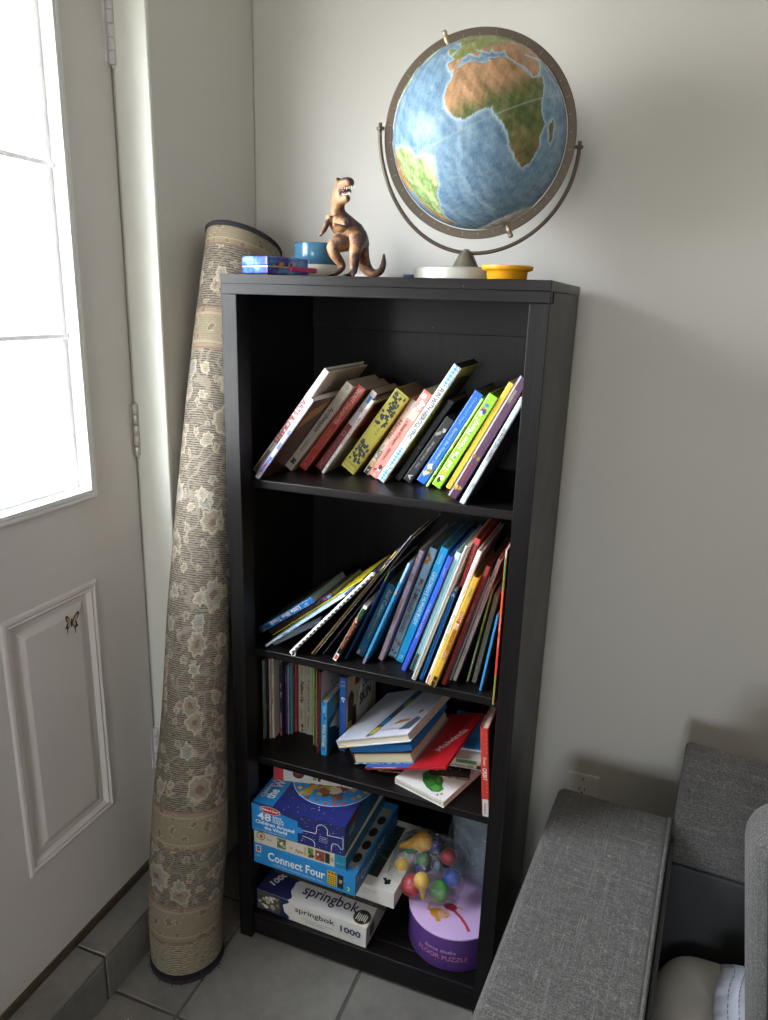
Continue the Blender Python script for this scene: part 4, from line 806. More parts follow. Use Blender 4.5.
for i in range(120):
    x_, y_ = .055+(w-.06)*rr.random(), d*rr.random(); s = .0004+.0008*rr.random(); disc(b, (x_, y_, h+.0005), X, Y, s, s, wh, 5)
# round picture of the world on the lid
cx, cy, rad = w*.62, d*.60, .098; zt = h+.0006
disc(b, (cx, cy, zt), X, Y, rad, rad, wh, 56); disc(b, (cx, cy, zt+.0002), X, Y, rad*.985, rad*.985, M_CARD('#2a8ad0'), 56)
for k in range(26):
    a = 2*PI*k/26+rr.random()*.1; q = rad*rr.uniform(.84, .92); disc(b, (cx+q*math.cos(a), cy+q*math.sin(a), zt+.0004), (math.cos(a), math.sin(a), 0), (-math.sin(a), math.cos(a), 0), .006, .007, M_CARD(rr.choice(['#d8b43a', '#c9553a', '#e2dcd0', '#8a5a3a', '#d08a4a'])), 5)
for k in range(64):
    a = 2*PI*rr.random(); q = rad*rr.uniform(.3, .80); n_ = rr.randint(6, 11); ra = rr.uniform(.007, .019)
    pts = [(cx+q*math.cos(a)+ra*rr.uniform(.5, 1)*math.cos(2*PI*i/n_), cy+q*math.sin(a)+ra*rr.uniform(.5, 1)*math.sin(2*PI*i/n_), zt+.0005+.00003*k) for i in range(n_)]
    b.quad(pts, M_CARD(rr.choice(['#7a3a2a', '#8a5a30', '#c9a040', '#a86a3a', '#3a9ac8', '#5a7a3a', '#d8c8a8', '#9a4a3a'])))
b.text('the World', (.042, d*.10, h+.0009), (0.0, 1, 0), (-1, 0, 0), .11, .024, wh, bold=.03); b.text('Children Around', (.018, d*.10, h+.0009), (0, 1, 0), (-1, 0, 0), .1, .011, wh, bold=.02)
disc(b, (w+.0006, .055, h*.80), Y, Z_, .028, .010, M_CARD('#8a2a2c'), 20); b.text('48', (w+.0006, .02, h*.42), Y, Z_, .045, .02, M_CARD('#8aaabc'), bold=.02); b.text('Children Around the World', (w+.0006, .012, h*.2), Y, Z_, .1, .012, M_CARD('#7a9ab0')); b.quad([(w+.0004, .06, h*.1), (w+.0004, .15, h*.1), (w+.0004, .15, h*.9), (w+.0004, .06, h*.8)], M_CARD('#1f6496'))
b.build('box_body', r, bevel=.0014)
# white carton with a red end, lying under the third shelf
r = thing('gift_carton', 'white carton with a rounded red end lying on the starry puzzle box', 'box', (.043, .097, .3746), (0, 0, R(12)), 'puzzle and game boxes on the bottom shelf')
b = MB(); w, d, h = .205, .13, .036
prof = [(0, .004), (.0, h-.005), (.003, h-.001), (.012, h), (w, h), (w, 0), (.012, 0), (.003, .001)]
b.prism(prof[::-1], 0, d, M_CARD('#d9d5cd'), ax='y'); fq(b, w, h, 0, .115, .1, .9, '#b8373c'); fq(b, w, h, .01, .115, .03, .97, '#b8373c', 2)
b.quad([(-.0004, 0, .005), (-.0004, d, .005), (-.0004, d, h-.006), (-.0004, 0, h-.006)][::-1], M_CARD('#b8373c'))
disc(b, (w*.29, -.0005, h*.62), X, Z_, .014, .012, M_CARD('#5a2c22'), 12); disc(b, (w*.29, -.0008, h*.7), X, Z_, .008, .006, M_CARD('#8a4a34'), 10)
fq(b, w, h, .515, .55, .25, .6, '#2a2a2a'); fq(b, w, h, .46, .50, .3, .55, '#8a8680'); fq(b, w, h, .785, .80, 0, .9, '#b8373c')
b.build('carton_body', r, bevel=.001)

# round purple puzzle box
r = thing('round_puzzle_box', 'round purple box with a lilac lid and pink lettering, on the bottom shelf', 'box', (.4870, .1265, S4+.0005))
RB, HB_ = .1035, .0885
pur, lil = M_CARD('#5d3c86'), M_CARD('#c8a8d8')
b = MB(); b.lathe([(0, 0), (RB-.002, 0), (RB-.001, .002), (RB-.001, HB_-.003)], pur, 96)
def on_rim(s, a0, z, hh, span, m, rad=RB+.0006, bold=.01):
    vs, fs, W_, H_ = glyphs(s, bold); k = min(hh/H_, span*rad/W_)
    b.add([(rad*math.cos(a0+v[0]*k/rad), rad*math.sin(a0+v[0]*k/rad), z+v[1]*k) for v in vs], fs, m)
on_rim('dance studio', R(-112), .047, .010, R(48), M_CARD('#b894c8')); on_rim('FLOOR PUZZLE', R(-121), .029, .012, R(66), M_CARD('#c87aa8'))
b.build('box_body', r)
b = MB(); b.lathe([(RB, HB_-.004), (RB+.0008, HB_-.002), (RB+.0005, HB_), (RB-.0012, HB_+.0010), (0, HB_+.0010)], lil, 96)
zt = HB_+.0014; ora, pk = M_CARD('#d0922c'), M_CARD('#d8a088')
def ln(pts, wd, m, z=zt):
    for i, ((x0, y0), (x1, y1)) in enumerate(zip(pts[:-1], pts[1:])):
        dx, dy = x1-x0, y1-y0; L = math.hypot(dx, dy); ox, oy = -dy/L*wd, dx/L*wd
        b.quad([(x0+ox, y0+oy, z+.00003*i), (x0-ox, y0-oy, z+.00003*i), (x1-ox, y1-oy, z+.00003*i), (x1+ox, y1+oy, z+.00003*i)], m)
# a plain dancer figure: round face, yellow hair, red ribbon
disc(b, (-.026, -.047, zt), X, Y, .019, .014, ora, 20); disc(b, (-.014, -.045, zt+.0004), X, Y, .014, .013, pk, 20)
disc(b, (-.012, -.042, zt+.0008), X, Y, .0016, .0016, M_CARD('#3a2a22'), 8); disc(b, (-.006, -.051, zt+.0008), X, Y, .0016, .0016, M_CARD('#3a2a22'), 8)
ln([(-.038, -.044), (-.050, -.045), (-.052, -.030), (-.046, -.014), (-.040, -.006)], .0018, ora); ln([(-.026, -.060), (-.022, -.068), (-.016, -.062)], .003, ora)
ln([(-.016, -.024), (.006, -.028), (.024, -.040), (.040, -.056), (.050, -.070)], .0032, M_CARD('#b03040'))
disc(b, (-.006, -.02, zt+.0003), X, Y, .016, .010, M_CARD('#8c2438'), 16); ln([(.004, -.020), (.012, -.014), (.022, -.016)], .002, ora)
b.build('lid', r)

# toys in the clear bag
M_FILM = bpy.data.materials.new('clear_film'); t = NT(M_FILM)
tr = t.new('BsdfTransparent'); tr.inputs[0].default_value = (.975, .98, .985, 1); gl = t.new('BsdfGlossy'); gl.inputs['Roughness'].default_value = .06
df = t.new('BsdfDiffuse'); df.inputs[0].default_value = (.8, .8, .82, 1)
fr = t.new('LayerWeight'); fr.inputs[0].default_value = .5; nz = t.noise(t.coord(), 28, 4, .6)
bp = t.new('Bump'); bp.inputs['Strength'].default_value = 1; bp.inputs['Distance'].default_value = .03; t.link(nz, bp.inputs['Height'])
t.link(bp.outputs[0], gl.inputs['Normal']); t.link(bp.outputs[0], fr.inputs['Normal'])
m1 = t.new('MixShader'); m1.inputs[0].default_value = .012; t.link(tr.outputs[0], m1.inputs[1]); t.link(df.outputs[0], m1.inputs[2])
m2 = t.new('MixShader'); t.link(t.math('ADD', .10, t.math('MULTIPLY', t.math('POWER', fr.outputs['Facing'], 3.), .6), clamp=True), m2.inputs[0]); t.link(m1.outputs[0], m2.inputs[1]); t.link(gl.outputs[0], m2.inputs[2])
t.link(m2.outputs[0], t.out.inputs[0])
gt = 'round plastic toys in the clear bag'
def bulb(label, c, rad, color, stem=None):
    """round toy; stem = direction of the ribbed neck"""
    r = thing('bulb_shaped_toy', label, 'toy', c, (0, 0, 0), gt)
    M = flat(color, .28, var=.06, scale=20); b = MB()
    if stem:
        q = Vector(stem).normalized().rotation_difference(Vector((0, 0, -1))).inverted().to_matrix().to_4x4()
        L = rad*2.35
        b.lathe([(0, rad)]+[(rad*math.sin(R(a)), rad*math.cos(R(a))) for a in range(12, 125, 12)]+[(rad*.62, -rad*.95), (rad*.44, -rad*1.45), (rad*.36, -rad*1.9), (rad*.30, -L+.004)], M, 28, q, cap=False)
        b.build('body', r); n = MB()
        n.lathe([(rad*.30, -L+.006), (rad*.36, -L+.004), (rad*.24, -L+.002), (rad*.34, -L), (rad*.22, -L-.0025), (rad*.28, -L-.004), (0, -L-.0055)], M, 20, q, cap=False); n.build('ribbed_neck', r)
    else:
        b.ellip((0, 0, 0), (rad, rad, rad), M, 28, 18, fn=lambda d: 1+.04*math.sin(3*d[0]+2*d[1])); b.build('body', r)
        n = MB(); n.lathe([(.0032, rad*.96), (.004, rad*1.04), (.002, rad*1.12), (0, rad*1.13)], M, 12, Euler((R(-70), R(20), 0)).to_matrix().to_4x4(), cap=False); n.build('plug', r)
    return r
ZL = S4+HB_+.0025
bulb('red round toy at the front left bottom of the clear bag', (.388, .107, ZL+.0245), .0240, '#c22a30')
bulb('bright green round toy at the front bottom of the clear bag', (.452, .116, ZL+.0235), .0230, '#3f9a34')
bulb('yellow toy with a ribbed neck hanging down in the middle of the bag', (.4180, .084, .2290), .0180, '#e0b418', stem=(.10, .05, -1))
bulb('yellow toy with a ribbed neck at the left edge of the bag', (.3570, .128, .2140), .0165, '#d8ac18', stem=(-.12, .02, -1))
bulb('large yellow toy at the top of the clear bag', (.394, .165, .262), .0225, '#c9931c', stem=(-.9, -.2, -.35))
bulb('dark green round toy at the left of the clear bag', (.3630, .172, .234), .0205, '#246a2c')
bulb('small green toy in the middle of the clear bag', (.4055, .128, .2440), .0140, '#2a7030')
bulb('navy blue toy behind the small green one', (.4180, .176, .250), .0165, '#23346e')
bulb('red toy at the right side of the clear bag', (.4570, .160, .2440), .0185, '#a0303a')
bulb('blue oval toy at the right of the clear bag', (.4800, .112, .2330), .0190, '#2f4f9e')
bulb('dark blue toy behind the red one', (.398, .148, .2060), .0140, '#263a78')
bulb('deep blue toy between the yellow and the right blue toys', (.434, .150, .2190), .0140, '#223468')
def film_bag(label, c, rx, ry, rz, seed, neck=.0, name='clear_plastic_bag'):
    r = thing(name, label, 'bag', c); b = MB(); rr = random.Random(seed); ph = [rr.uniform(0, 6) for _ in range(8)]
    n, k = 19, 24; vs = []; fs = []
    for i in range(n+1):
        th = PI*i/n
        for j in range(k):
            a = 2*PI*j/k; s, cth = math.sin(th), math.cos(th)
            sp = lambda v, p: math.copysign(abs(v)**p, v)
            w_ = 1+.10*(rr.random()-.5)*s+.05*math.sin(5*a+ph[0]+3*th)+.035*math.sin(9*a+ph[1])*s+.03*math.sin(7*th+ph[2]+2*a)
            zz = sp(cth, .75)
            sh = 1-neck*max(0, zz)**1.4
            vs.append((rx*sp(s, .6)*sp(math.cos(a), .75)*w_*sh, ry*sp(s, .6)*sp(math.sin(a), .75)*w_*sh, rz*zz*(1+.02*math.sin(4*a+ph[3]) if zz > -.5 else 1)))
    for i in range(n):
        for j in range(k): j2 = (j+1) % k; fs.append((i*k+j, (i+1)*k+j, (i+1)*k+j2, i*k+j2))
    b.add(vs, fs, M_FILM, False); b.build('film', r); return r
film_bag('clear plastic bag of round coloured toys on the lilac lid', (.4180, .1330, ZL+.0720), .0860, .0700, .0715, 5, neck=.3)
# grey-blue cloth in a second bag behind
r = thing('folded_cloth', 'grey-blue folded cloth in the bag at the right end of the bottom shelf', 'cloth', (.508, .226, ZL+.001))
mcl = bpy.data.materials.new('grey_blue_cloth'); t = NT(mcl); t.link(t.mix(t.noise(t.coord(), 18, 4), lin('#56666e'), lin('#8296a0')), t.b.inputs['Base Color']); t.b.inputs['Roughness'].default_value = .75; t.bump(t.noise(t.coord(), 30, 3), .5, .006)
b = MB(); vs = []; fs = []; nu, nv = 16, 20
for s in (0, 1):
    for i in range(nu+1):
        for j in range(nv+1):
            u, v = i/nu, j/nv; e = 1-max(abs(2*u-1), abs(2*v-1))**6
            y_ = (.012*math.sin(6*u+2*v)+.006*math.sin(11*v+3*u)); th_ = .014*e+.001
            vs.append((-.060+.125*u+.01*math.sin(5*v), y_+(th_ if s else -th_)-.03*(1-v), .185*v+.006*math.sin(5*u)*v))
N = (nu+1)*(nv+1)
for i in range(nu):
    for j in range(nv):
        a = i*(nv+1)+j; f = (a, a+nv+1, a+nv+2, a+1); fs.append(f); fs.append(tuple(N+q for q in f[::-1]))
edge = [(i*(nv+1)) for i in range(nu+1)]+[nu*(nv+1)+j for j in range(1, nv+1)]+[i*(nv+1)+nv for i in range(nu-1, -1, -1)]+[j for j in range(nv-1, 0, -1)]
for p, q in zip(edge, edge[1:]+edge[:1]): fs.append((q, p, N+p, N+q))
b.add(vs, fs, mcl, True); b.build('cloth', r)
film_bag('clear plastic bag with grey-blue cloth against the right side of the bottom shelf', (.512, .222, ZL+.100), .070, .056, .098, 9, neck=.1)
# ------------------------------------------------------------------ things on top of the bookcase
ZT = BH+.0004
# tin lunch box, corner towards the viewer
r = thing('lunch_tin', 'small iridescent purple-blue lunch tin with a magenta handle on the bookcase top', 'tin', (.0800, .030, ZT), (0, 0, R(69.7)))
mt = bpy.data.materials.new('iridescent_print'); t = NT(mt); v = t.coord()
t.link(t.ramp(t.noise(v, 26, 3, .6), [(.3, lin('#28245c')), (.45, lin('#4d4498')), (.55, lin('#4474b0')), (.68, lin('#8fb0d4')), (.8, lin('#683f96'))]), t.b.inputs['Base Color'])
t.b.inputs['Roughness'].default_value = .22; t.b.inputs['Metallic'].default_value = .35
LX, LY, LZ = .107, .0735, .0335
b = MB(); b.box((.002, 0, .003), (LX-.002, LY, .0145), mt); b.box((.004, .002, 0), (LX-.004, LY-.002, .003), flat('#15151c', .4)); b.build('tin_body', r, bevel=.003, seg=3)
b = MB(); b.box((.002, 0, .0165), (LX-.002, LY, LZ), mt); b.build('lid', r, bevel=.003, seg=3)
b = MB(); b.box((.0026, .0006, .0143), (LX-.0026, LY-.0006, .0167), flat('#c9b6a6', .35, metal=.6)); b.build('rim', r)
gold = flat('#b08a52', .35, metal=.8)
b = MB(); b.box((.030, -.0022, .013), (.041, 0.0002, .024), gold); b.tube([(.030, -.0025, .018), (.022, -.004, .0165), (.012, -.003, .018)], .0009, gold, 6); b.build('clasp', r, bevel=.0006)
b = MB(); b.tube([(.058+.0055*math.cos(a), -.003, .019+.0055*math.sin(a)) for a in [2*PI*i/20 for i in range(20)]], .0012, gold, 6, closed=True); b.build('ring', r)
b = MB(); b.box((.052, -.0105, .0080), (.118, -.0032, .0170), flat('#b01f62', .35)); b.build('handle', r, bevel=.0018, seg=3)
# stoneware cup
r = thing('stoneware_cup', 'blue glazed cup with a cream lower band behind the tin', 'cup', (.0905, .2155, ZT))
mg = bpy.data.materials.new('blue_glaze'); t = NT(mg); t.link(t.mix(t.noise(t.coord(), 160, 3), lin('#2c5268'), lin('#43708a')), t.b.inputs['Base Color']); t.b.inputs['Roughness'].default_value = .18
mc_ = flat('#c2bdae', .6, var=.05, scale=120); RC = .0445
b = MB(); b.lathe([(0, 0), (RC-.006, 0), (RC-.002, .003), (RC-.0008, .010), (RC-.0008, .0270)], mc_, 56, cap=False); b.build('cream_base', r)
b = MB(); b.lathe([(RC-.0008, .0270), (RC, .0280), (RC, .0660), (RC-.0012, .0680), (RC-.0030, .0672), (RC-.0042, .064), (RC-.0046, .010), (0, .008)], mg, 56, cap=False); b.build('glazed_body', r)
# flat booklet behind the dinosaur
r = thing('flat_booklet', 'thin white booklet with a blue end lying behind the toy dinosaur', 'book', (.205, .135, ZT))
b = MB(); b.box((0, 0, 0), (.118, .13, .0008), cov('#c9c6c8')); b.box((0, 0, .0082), (.118, .13, .009), cov('#d9d8da')); b.box((0, 0, .0008), (.0008, .13, .0082), cov('#b8a8a8'))
b.quad([(.103, -.0003, .0002), (.118, -.0003, .0002), (.118, -.0003, .0088), (.103, -.0003, .0088)], cov('#3f6ab0')); b.build('cover', r)
b = MB(); b.box((.001, .001, .0009), (.117, .129, .0081), paper('#cfc3bb')); b.build('pages', r)
# yellow saucer
r = thing('plant_saucer', 'small yellow plastic plant saucer in front of the globe base', 'saucer', (.5190, .0470, ZT))
my = flat('#d8981a', .4, var=.05)
b = MB(); b.lathe([(0, 0), (.0315, 0), (.0325, .0015), (.0335, .0125), (.0385, .0145), (.0410, .0150), (.0422, .0205), (.0418, .0218), (.0400, .0218), (.0385, .0170), (.0320, .0155), (.0305, .003), (0, .003)], my, 56); b.build('dish', r)

# ------------------------------------------------------------------ globe
GC = Vector((.4315, .150, 1.7370)); GR = .1480
V = (CAM-GC).normalized(); up = cu_.copy(); U = (up-V*up.dot(V)).normalized(); Rr = U.cross(V)*1.0
if Rr.dot(cr) < 0: Rr = -Rr
gl_ = thing('globe', 'large blue relief globe in a bronze ring on a silver foot on the bookcase', 'globe', (.4210, .150, ZT))
def sub(b, name, parent=gl_, **k):
    o = b.build(name, None, **k); o.parent = parent; o.matrix_parent_inverse = parent.matrix_basis.inverted(); return o
lat0, lon0, ax_t = R(-8), R(-4), R(19.5)
Nn = V*math.sin(lat0)+(U*math.cos(ax_t)-Rr*math.sin(ax_t))*math.cos(lat0)
p0 = Vector((math.cos(lat0)*math.cos(lon0), math.cos(lat0)*math.sin(lon0), math.sin(lat0))); nl = Vector((0, 0, 1))
el = nl.cross(p0).normalized(); ew = Nn.cross(V).normalized()
A = Matrix((el, nl, el.cross(nl))).transposed(); B_ = Matrix((ew, Nn, ew.cross(Nn))).transposed(); GM = B_ @ A.transposed()
LANDS = dict(
 africa=[(-17,15),(-16,19),(-17,21),(-13,28),(-10,30),(-6,36),(0,36),(10,37),(11,34),(15,32),(20,31),(22,33),(25,32),(32,31),(34,28),(37,22),(38,18),(43,12),(51,12),(48,5),(41,-2),(39,-7),(41,-15),(35,-20),(35,-24),(32,-28),(28,-33),(20,-35),(18,-32),(15,-27),(12,-18),(13,-12),(12,-5),(9,0),(9,4),(4,6),(-2,5),(-8,4.5),(-13,8),(-15,11)],
 madagascar=[(49,-12),(50,-16),(47,-25),(44,-24),(44,-17)],
 south_america=[(-80,-4),(-79,2),(-77,8),(-72,12),(-62,10.5),(-52,5),(-50,0),(-44,-2.5),(-38,-4),(-35,-6),(-37,-12),(-39,-17),(-41,-22),(-48,-26),(-53,-33),(-58,-36),(-57,-38),(-62,-39),(-65,-43),(-67,-49),(-69,-54),(-74,-52),(-74,-44),(-73,-37),(-71,-30),(-70,-19),(-76,-14)],
 eurasia=[(-9,37),(-9,43),(-2,44),(-4,48),(2,51),(8,54),(8,57),(11,59),(5,60),(10,64),(18,70),(30,71),(60,69),(80,73),(105,77),(140,73),(180,68),(178,63),(162,58),(155,51),(140,54),(130,43),(128,35),(122,38),(121,30),(110,20),(105,10),(100,14),(97,16),(90,22),(80,15),(77,8),(72,20),(66,25),(57,26),(52,29),(48,30),(50,27),(56,25),(59,22),(52,16),(44,13),(40,21),(35,28),(34,31),(36,36),(28,37),(27,40),(23,38),(20,41),(14,45),(18,40),(15,38),(9,44),(3,43),(0,38),(-5,36)],
 north_america=[(-168,66),(-140,70),(-95,72),(-80,73),(-65,60),(-56,52),(-66,45),(-75,38),(-81,30),(-80,25),(-83,30),(-97,27),(-95,18),(-88,21),(-83,10),(-77,8),(-85,11),(-105,20),(-117,32),(-125,42),(-135,58),(-160,58)],
 greenland=[(-45,60),(-22,70),(-20,82),(-60,82),(-55,70)], australia=[(114,-22),(130,-12),(136,-12),(142,-11),(153,-27),(147,-38),(135,-33),(115,-34)], britain=[(-5,50),(1,52),(-2,57),(-5,58),(-6,54)])
nlo, nla = 480, 240
lo = np.linspace(-180, 180, nlo, endpoint=False)[None, :]+np.zeros((nla+1, 1)); la = np.linspace(-90, 90, nla+1)[:, None]+np.zeros((1, nlo))
rg = np.random.RandomState(2)
def fbm(sc):
    s = np.zeros_like(lo)
    for o in range(7):
        k = sc*2**o; a, b1, c = rg.uniform(-1, 1, (3, 6)); ph = rg.uniform(0, 6, 6)
        x = np.cos(np.radians(la))*np.cos(np.radians(lo)); y = np.cos(np.radians(la))*np.sin(np.radians(lo)); z = np.sin(np.radians(la))
        s += sum(np.sin(k*(a[i]*x+b1[i]*y+c[i]*z)*2+ph[i]) for i in range(6))/6/1.55**o
    return s
wob1, wob2 = fbm(9), fbm(11)
def inside(poly):
    x, y = lo+wob1*1.1, la+wob2*1.1; r = np.zeros(lo.shape, bool); n = len(poly)
    for i in range(n):
        (x1, y1), (x2, y2) = poly[i], poly[(i+1) % n]
        if y1 == y2: continue
        r ^= ((y1 > y) != (y2 > y)) & (x < (x2-x1)*(y-y1)/(y2-y1)+x1)
    return r
land = np.zeros(lo.shape, bool); reg = {}
for k, p in LANDS.items(): reg[k] = inside(p); land |= reg[k]
ant = la < -71+wob1*2; land |= ant
def mixc(a, b_, t): return a+(b_-a)*np.clip(t, 0, 1)[..., None]
C3 = lambda h: np.array(lin(h)[:3])
f1, f2, f3 = fbm(5), fbm(16), fbm(34)
sea = mixc(C3('#5f7e98')+0*lo[..., None], C3('#8aa5b8')+0*lo[..., None], .45+.45*f2+.3*f3)
cst = np.zeros(lo.shape); tmp = land.copy()
for _ in range(3):
    tmp = tmp | np.roll(tmp, 1, 0) | np.roll(tmp, -1, 0) | np.roll(tmp, 1, 1) | np.roll(tmp, -1, 1); cst += tmp
sea = mixc(sea, C3('#b4cbd6')+0*sea, (cst/3)*.75)
ridge = np.exp(-((lo-(-14+8*np.sin(np.radians(la*3.2)))-wob1*2)/2.2)**2)*(np.abs(la) < 58); sea = mixc(sea, C3('#b4ccdc')+0*sea, ridge*(.35+.25*f3))
t_ = np.clip((la-6)/12, 0, 1)
lc = mixc(C3('#5d6a42')+0*sea, C3('#b08a68')+0*sea, t_+.25*f2)
lc = mixc(lc, C3('#8a6a48')+0*sea, np.clip((-la-12)/14, 0, 1)*(.55+.5*f2))
sam = reg['south_america']; lcs = mixc(C3('#6f8f52')+0*sea, C3('#a5b580')+0*sea, .5+.5*f2+.4*f3)
lcs = mixc(lcs, C3('#d3bf9a')+0*sea, np.clip((lo+46)/8, 0, 1)*.9); lcs = mixc(lcs, C3('#a5764a')+0*sea, np.clip((-(lo+68)+np.clip(-la-10, 0, 40)*.15)/5, 0, 1))
lc = np.where(sam[..., None], lcs, lc)
lc = mixc(lc, C3('#a07a5c')+0*sea, np.where(reg['eurasia'] & (lo > 25), .6, 0)); lc = mixc(lc, C3('#7a8a4e')+0*sea, np.where((la > 42), .8, 0)); lc = np.where(ant[..., None], C3('#d9d6ce'), lc)
lc = lc*(1.08+.30*f3+.16*f2)[..., None]; sea = sea*(1+.10*np.sign(np.sin(9*f3+7*f2))*np.clip(1-np.abs(f3)*1.2, 0, 1))[..., None]
colr = np.where(land[..., None], lc, sea)
eq = np.abs(la) < .75; colr = np.where(eq[..., None], colr*.45+C3('#9db8a4')*.55, colr)
grid = ((np.abs((lo+180) % 15-7.5) > 7.12) | (np.abs((la+90) % 15-7.5) > 7.2)); colr = np.where((grid & ~land)[..., None], colr*.94, colr)
hgt = np.where(land, .0016+.0012*f3+.0009*f2, .0009*ridge+.0005*f3)
vs = []; rla, rlo = np.radians(la), np.radians(lo); rad = GR+hgt*.55
xyz = np.stack([rad*np.cos(rla)*np.cos(rlo), rad*np.cos(rla)*np.sin(rlo), rad*np.sin(rla)], -1).reshape(-1, 3)
xyz = xyz @ np.array(GM).T+np.array(GC)
fs = [(i*nlo+j, i*nlo+(j+1) % nlo, (i+1)*nlo+(j+1) % nlo, (i+1)*nlo+j) for i in range(nla) for j in range(nlo)]
mgl = bpy.data.materials.new('globe_map'); t = NT(mgl); at = t.new('Attribute'); at.attribute_name = 'map'; t.link(at.outputs['Color'], t.b.inputs['Base Color'])
t.b.inputs['Roughness'].default_value = .2; t.b.inputs['Specular IOR Level'].default_value = .22
t.bump(t.noise(t.coord(), 85, 6, .7), .32, .002)
me = bpy.data.meshes.new('sphere'); me.from_pydata(xyz.tolist(), [], fs); me.materials.append(mgl); me.polygons.foreach_set('use_smooth', [True]*len(fs))
ca = me.color_attributes.new('map', 'FLOAT_COLOR', 'POINT'); ca.data.foreach_set('color', np.concatenate([np.clip(colr.reshape(-1, 3), 0, 1), np.ones((colr.size//3, 1))], 1).astype(np.float32).ravel())
o = bpy.data.objects.new('map_ball', me); COL.objects.link(o); o.parent = gl_; o.matrix_parent_inverse = Matrix.Translation(-Vector(gl_.location))
# meridian ring in the plane of the axis
mbr = flat('#5c5144', .42, metal=.35, var=.08, scale=30)
RN = (V-Nn*V.dot(Nn)).normalized(); RE = Nn.cross(RN).normalized()
MR = Matrix((RE, Nn, RN)).transposed().to_4x4(); MR.translation = GC
b = MB(); n = 120; ri, ro, hz = .1500, .1645, .0022
vs = []; fs = []
for i in range(n):
    a = 2*PI*i/n
    for r_, z_ in ((ri, -hz), (ri, hz), (ri+.0015, hz+.0006), (ro-.0015, hz+.0006), (ro, hz), (ro, -hz)): vs.append((r_*math.cos(a), r_*math.sin(a), z_))
for i in range(n):
    k = (i+1) % n
    for q in range(6): fs.append((i*6+q, k*6+q, k*6+(q+1) % 6, i*6+(q+1) % 6))
b.add(vs, [f[::-1] for f in fs], mbr, False, MR)
tick = flat('#a39a86', .5)
for i in range(72):
    a = 2*PI*i/72; l_ = .004 if i % 3 else .007
    if i % 2 == 0: b.add([((ri+.003)*math.cos(a-.0016), (ri+.003)*math.sin(a-.0016), hz+.0009), ((ri+.003)*math.cos(a+.0016), (ri+.003)*math.sin(a+.0016), hz+.0009), ((ri+.003+l_)*math.cos(a+.0016), (ri+.003+l_)*math.sin(a+.0016), hz+.0009), ((ri+.003+l_)*math.cos(a-.0016), (ri+.003+l_)*math.sin(a-.0016), hz+.0009)], [(3, 2, 1, 0)], tick, False, MR)
ring_ = sub(b, 'meridian_ring')
mpin = flat('#a59a84', .3, metal=.8)
for sg in (1, -1):
    b = MB(); Mp = Matrix((RE, RN, Nn*sg)).transposed().to_4x4()
    if Mp.to_3x3().determinant() < 0: Mp = Matrix((-RE, RN, Nn*sg)).transposed().to_4x4()
    Mp.translation = GC
    b.lathe([(.0075, GR-.001), (.0078, GR+.0015), (.0045, GR+.003), (.0038, .155), (.0050, .157), (.0052, .166), (.0036, .1675), (.0046, .1695), (.0040, .174), (0, .175)], mpin, 20, Mp)
    sub(b, 'axis_pin', ring_)
# half-hoop arm that carries the ring
HX = Vector((.9708, .2400, 0)).normalized(); HZ = Vector((0, 0, 1))
b = MB(); pts = []
for i in range(61):
    a = R(-183+186*i/60); pts.append(GC+HX*(.1720*math.cos(a))+HZ*(.189*math.sin(a)*(1 if math.sin(a) < 0 else .9)-.0135*math.cos(a)*(1 if abs(math.sin(a)) < .3 else max(0, 1.3-abs(math.sin(a)))))+Vector((-.004*max(0, -math.sin(a)), 0, 0)))
b.tube(pts, .0034, mbr, 10); arm_ = sub(b, 'cradle_arm')
for sg in (1, -1):
    b = MB(); q = HX*sg; p = GC+q*.1640+HZ*(-.0135*sg)
    b.tube([p, p+q*.004, p+q*.0045, p+q*.0105, p+q*.011, p+q*.014], [.003, .003, .0055, .0055, .0035, .0025], mbr, 14); sub(b, 'pivot_screw', arm_)
msil = flat('#a3a096', .5, metal=.5, var=.04)
BX = Vector((.4210, .150, ZT)); T_ = Matrix.Translation(BX)
b = MB(); b.lathe([(0, 0), (.0900, 0), (.0920, .0015), (.0920, .0165), (.0912, .0195), (.0890, .0208), (0, .0215)], msil, 80, T_, smooth=False); sub(b, 'base_disc')
b = MB(); b.lathe([(0, .0212), (.0300, .0212), (.0300, .0222), (0, .0222)], flat('#24221f', .5), 40, Matrix.Translation(BX+Vector((.004, 0, 0)))); sub(b, 'base_washer')
b = MB(); b.lathe([(.0235, .0222), (.0240, .0235), (.0110, .0485), (.0098, .0495), (.0070, .0500), (.0066, .0530), (.0040, .0545), (0, .0550)], flat('#6f675b', .5, metal=.3), 40, T_, smooth=False); sub(b, 'neck')

# ------------------------------------------------------------------ toy dinosaur
def skin(name, verts, edges, radii, root, mat, parent, sub_=2, col=None):
    me = bpy.data.meshes.new(name); me.from_pydata(verts, edges, []); o = bpy.data.objects.new(name, me); COL.objects.link(o)
    o.modifiers.new('s', 'SKIN'); me.skin_vertices.new() if not me.skin_vertices else None
    for i, v in enumerate(me.skin_vertices[0].data):
        r_ = radii[i]; v.radius = (r_ if isinstance(r_, tuple) else (r_, r_)); v.use_root = (i == root); v.use_loose = False
    s = o.modifiers.new('d', 'SUBSURF'); s.levels = sub_; s.render_levels = sub_
    dg = bpy.context.evaluated_depsgraph_get(); m2 = bpy.data.meshes.new_from_object(o.evaluated_get(dg))
    bpy.data.objects.remove(o); m2.materials.clear(); m2.materials.append(mat); m2.polygons.foreach_set('use_smooth', [True]*len(m2.polygons))
    o = bpy.data.objects.new(name, m2); link(o, parent); return o
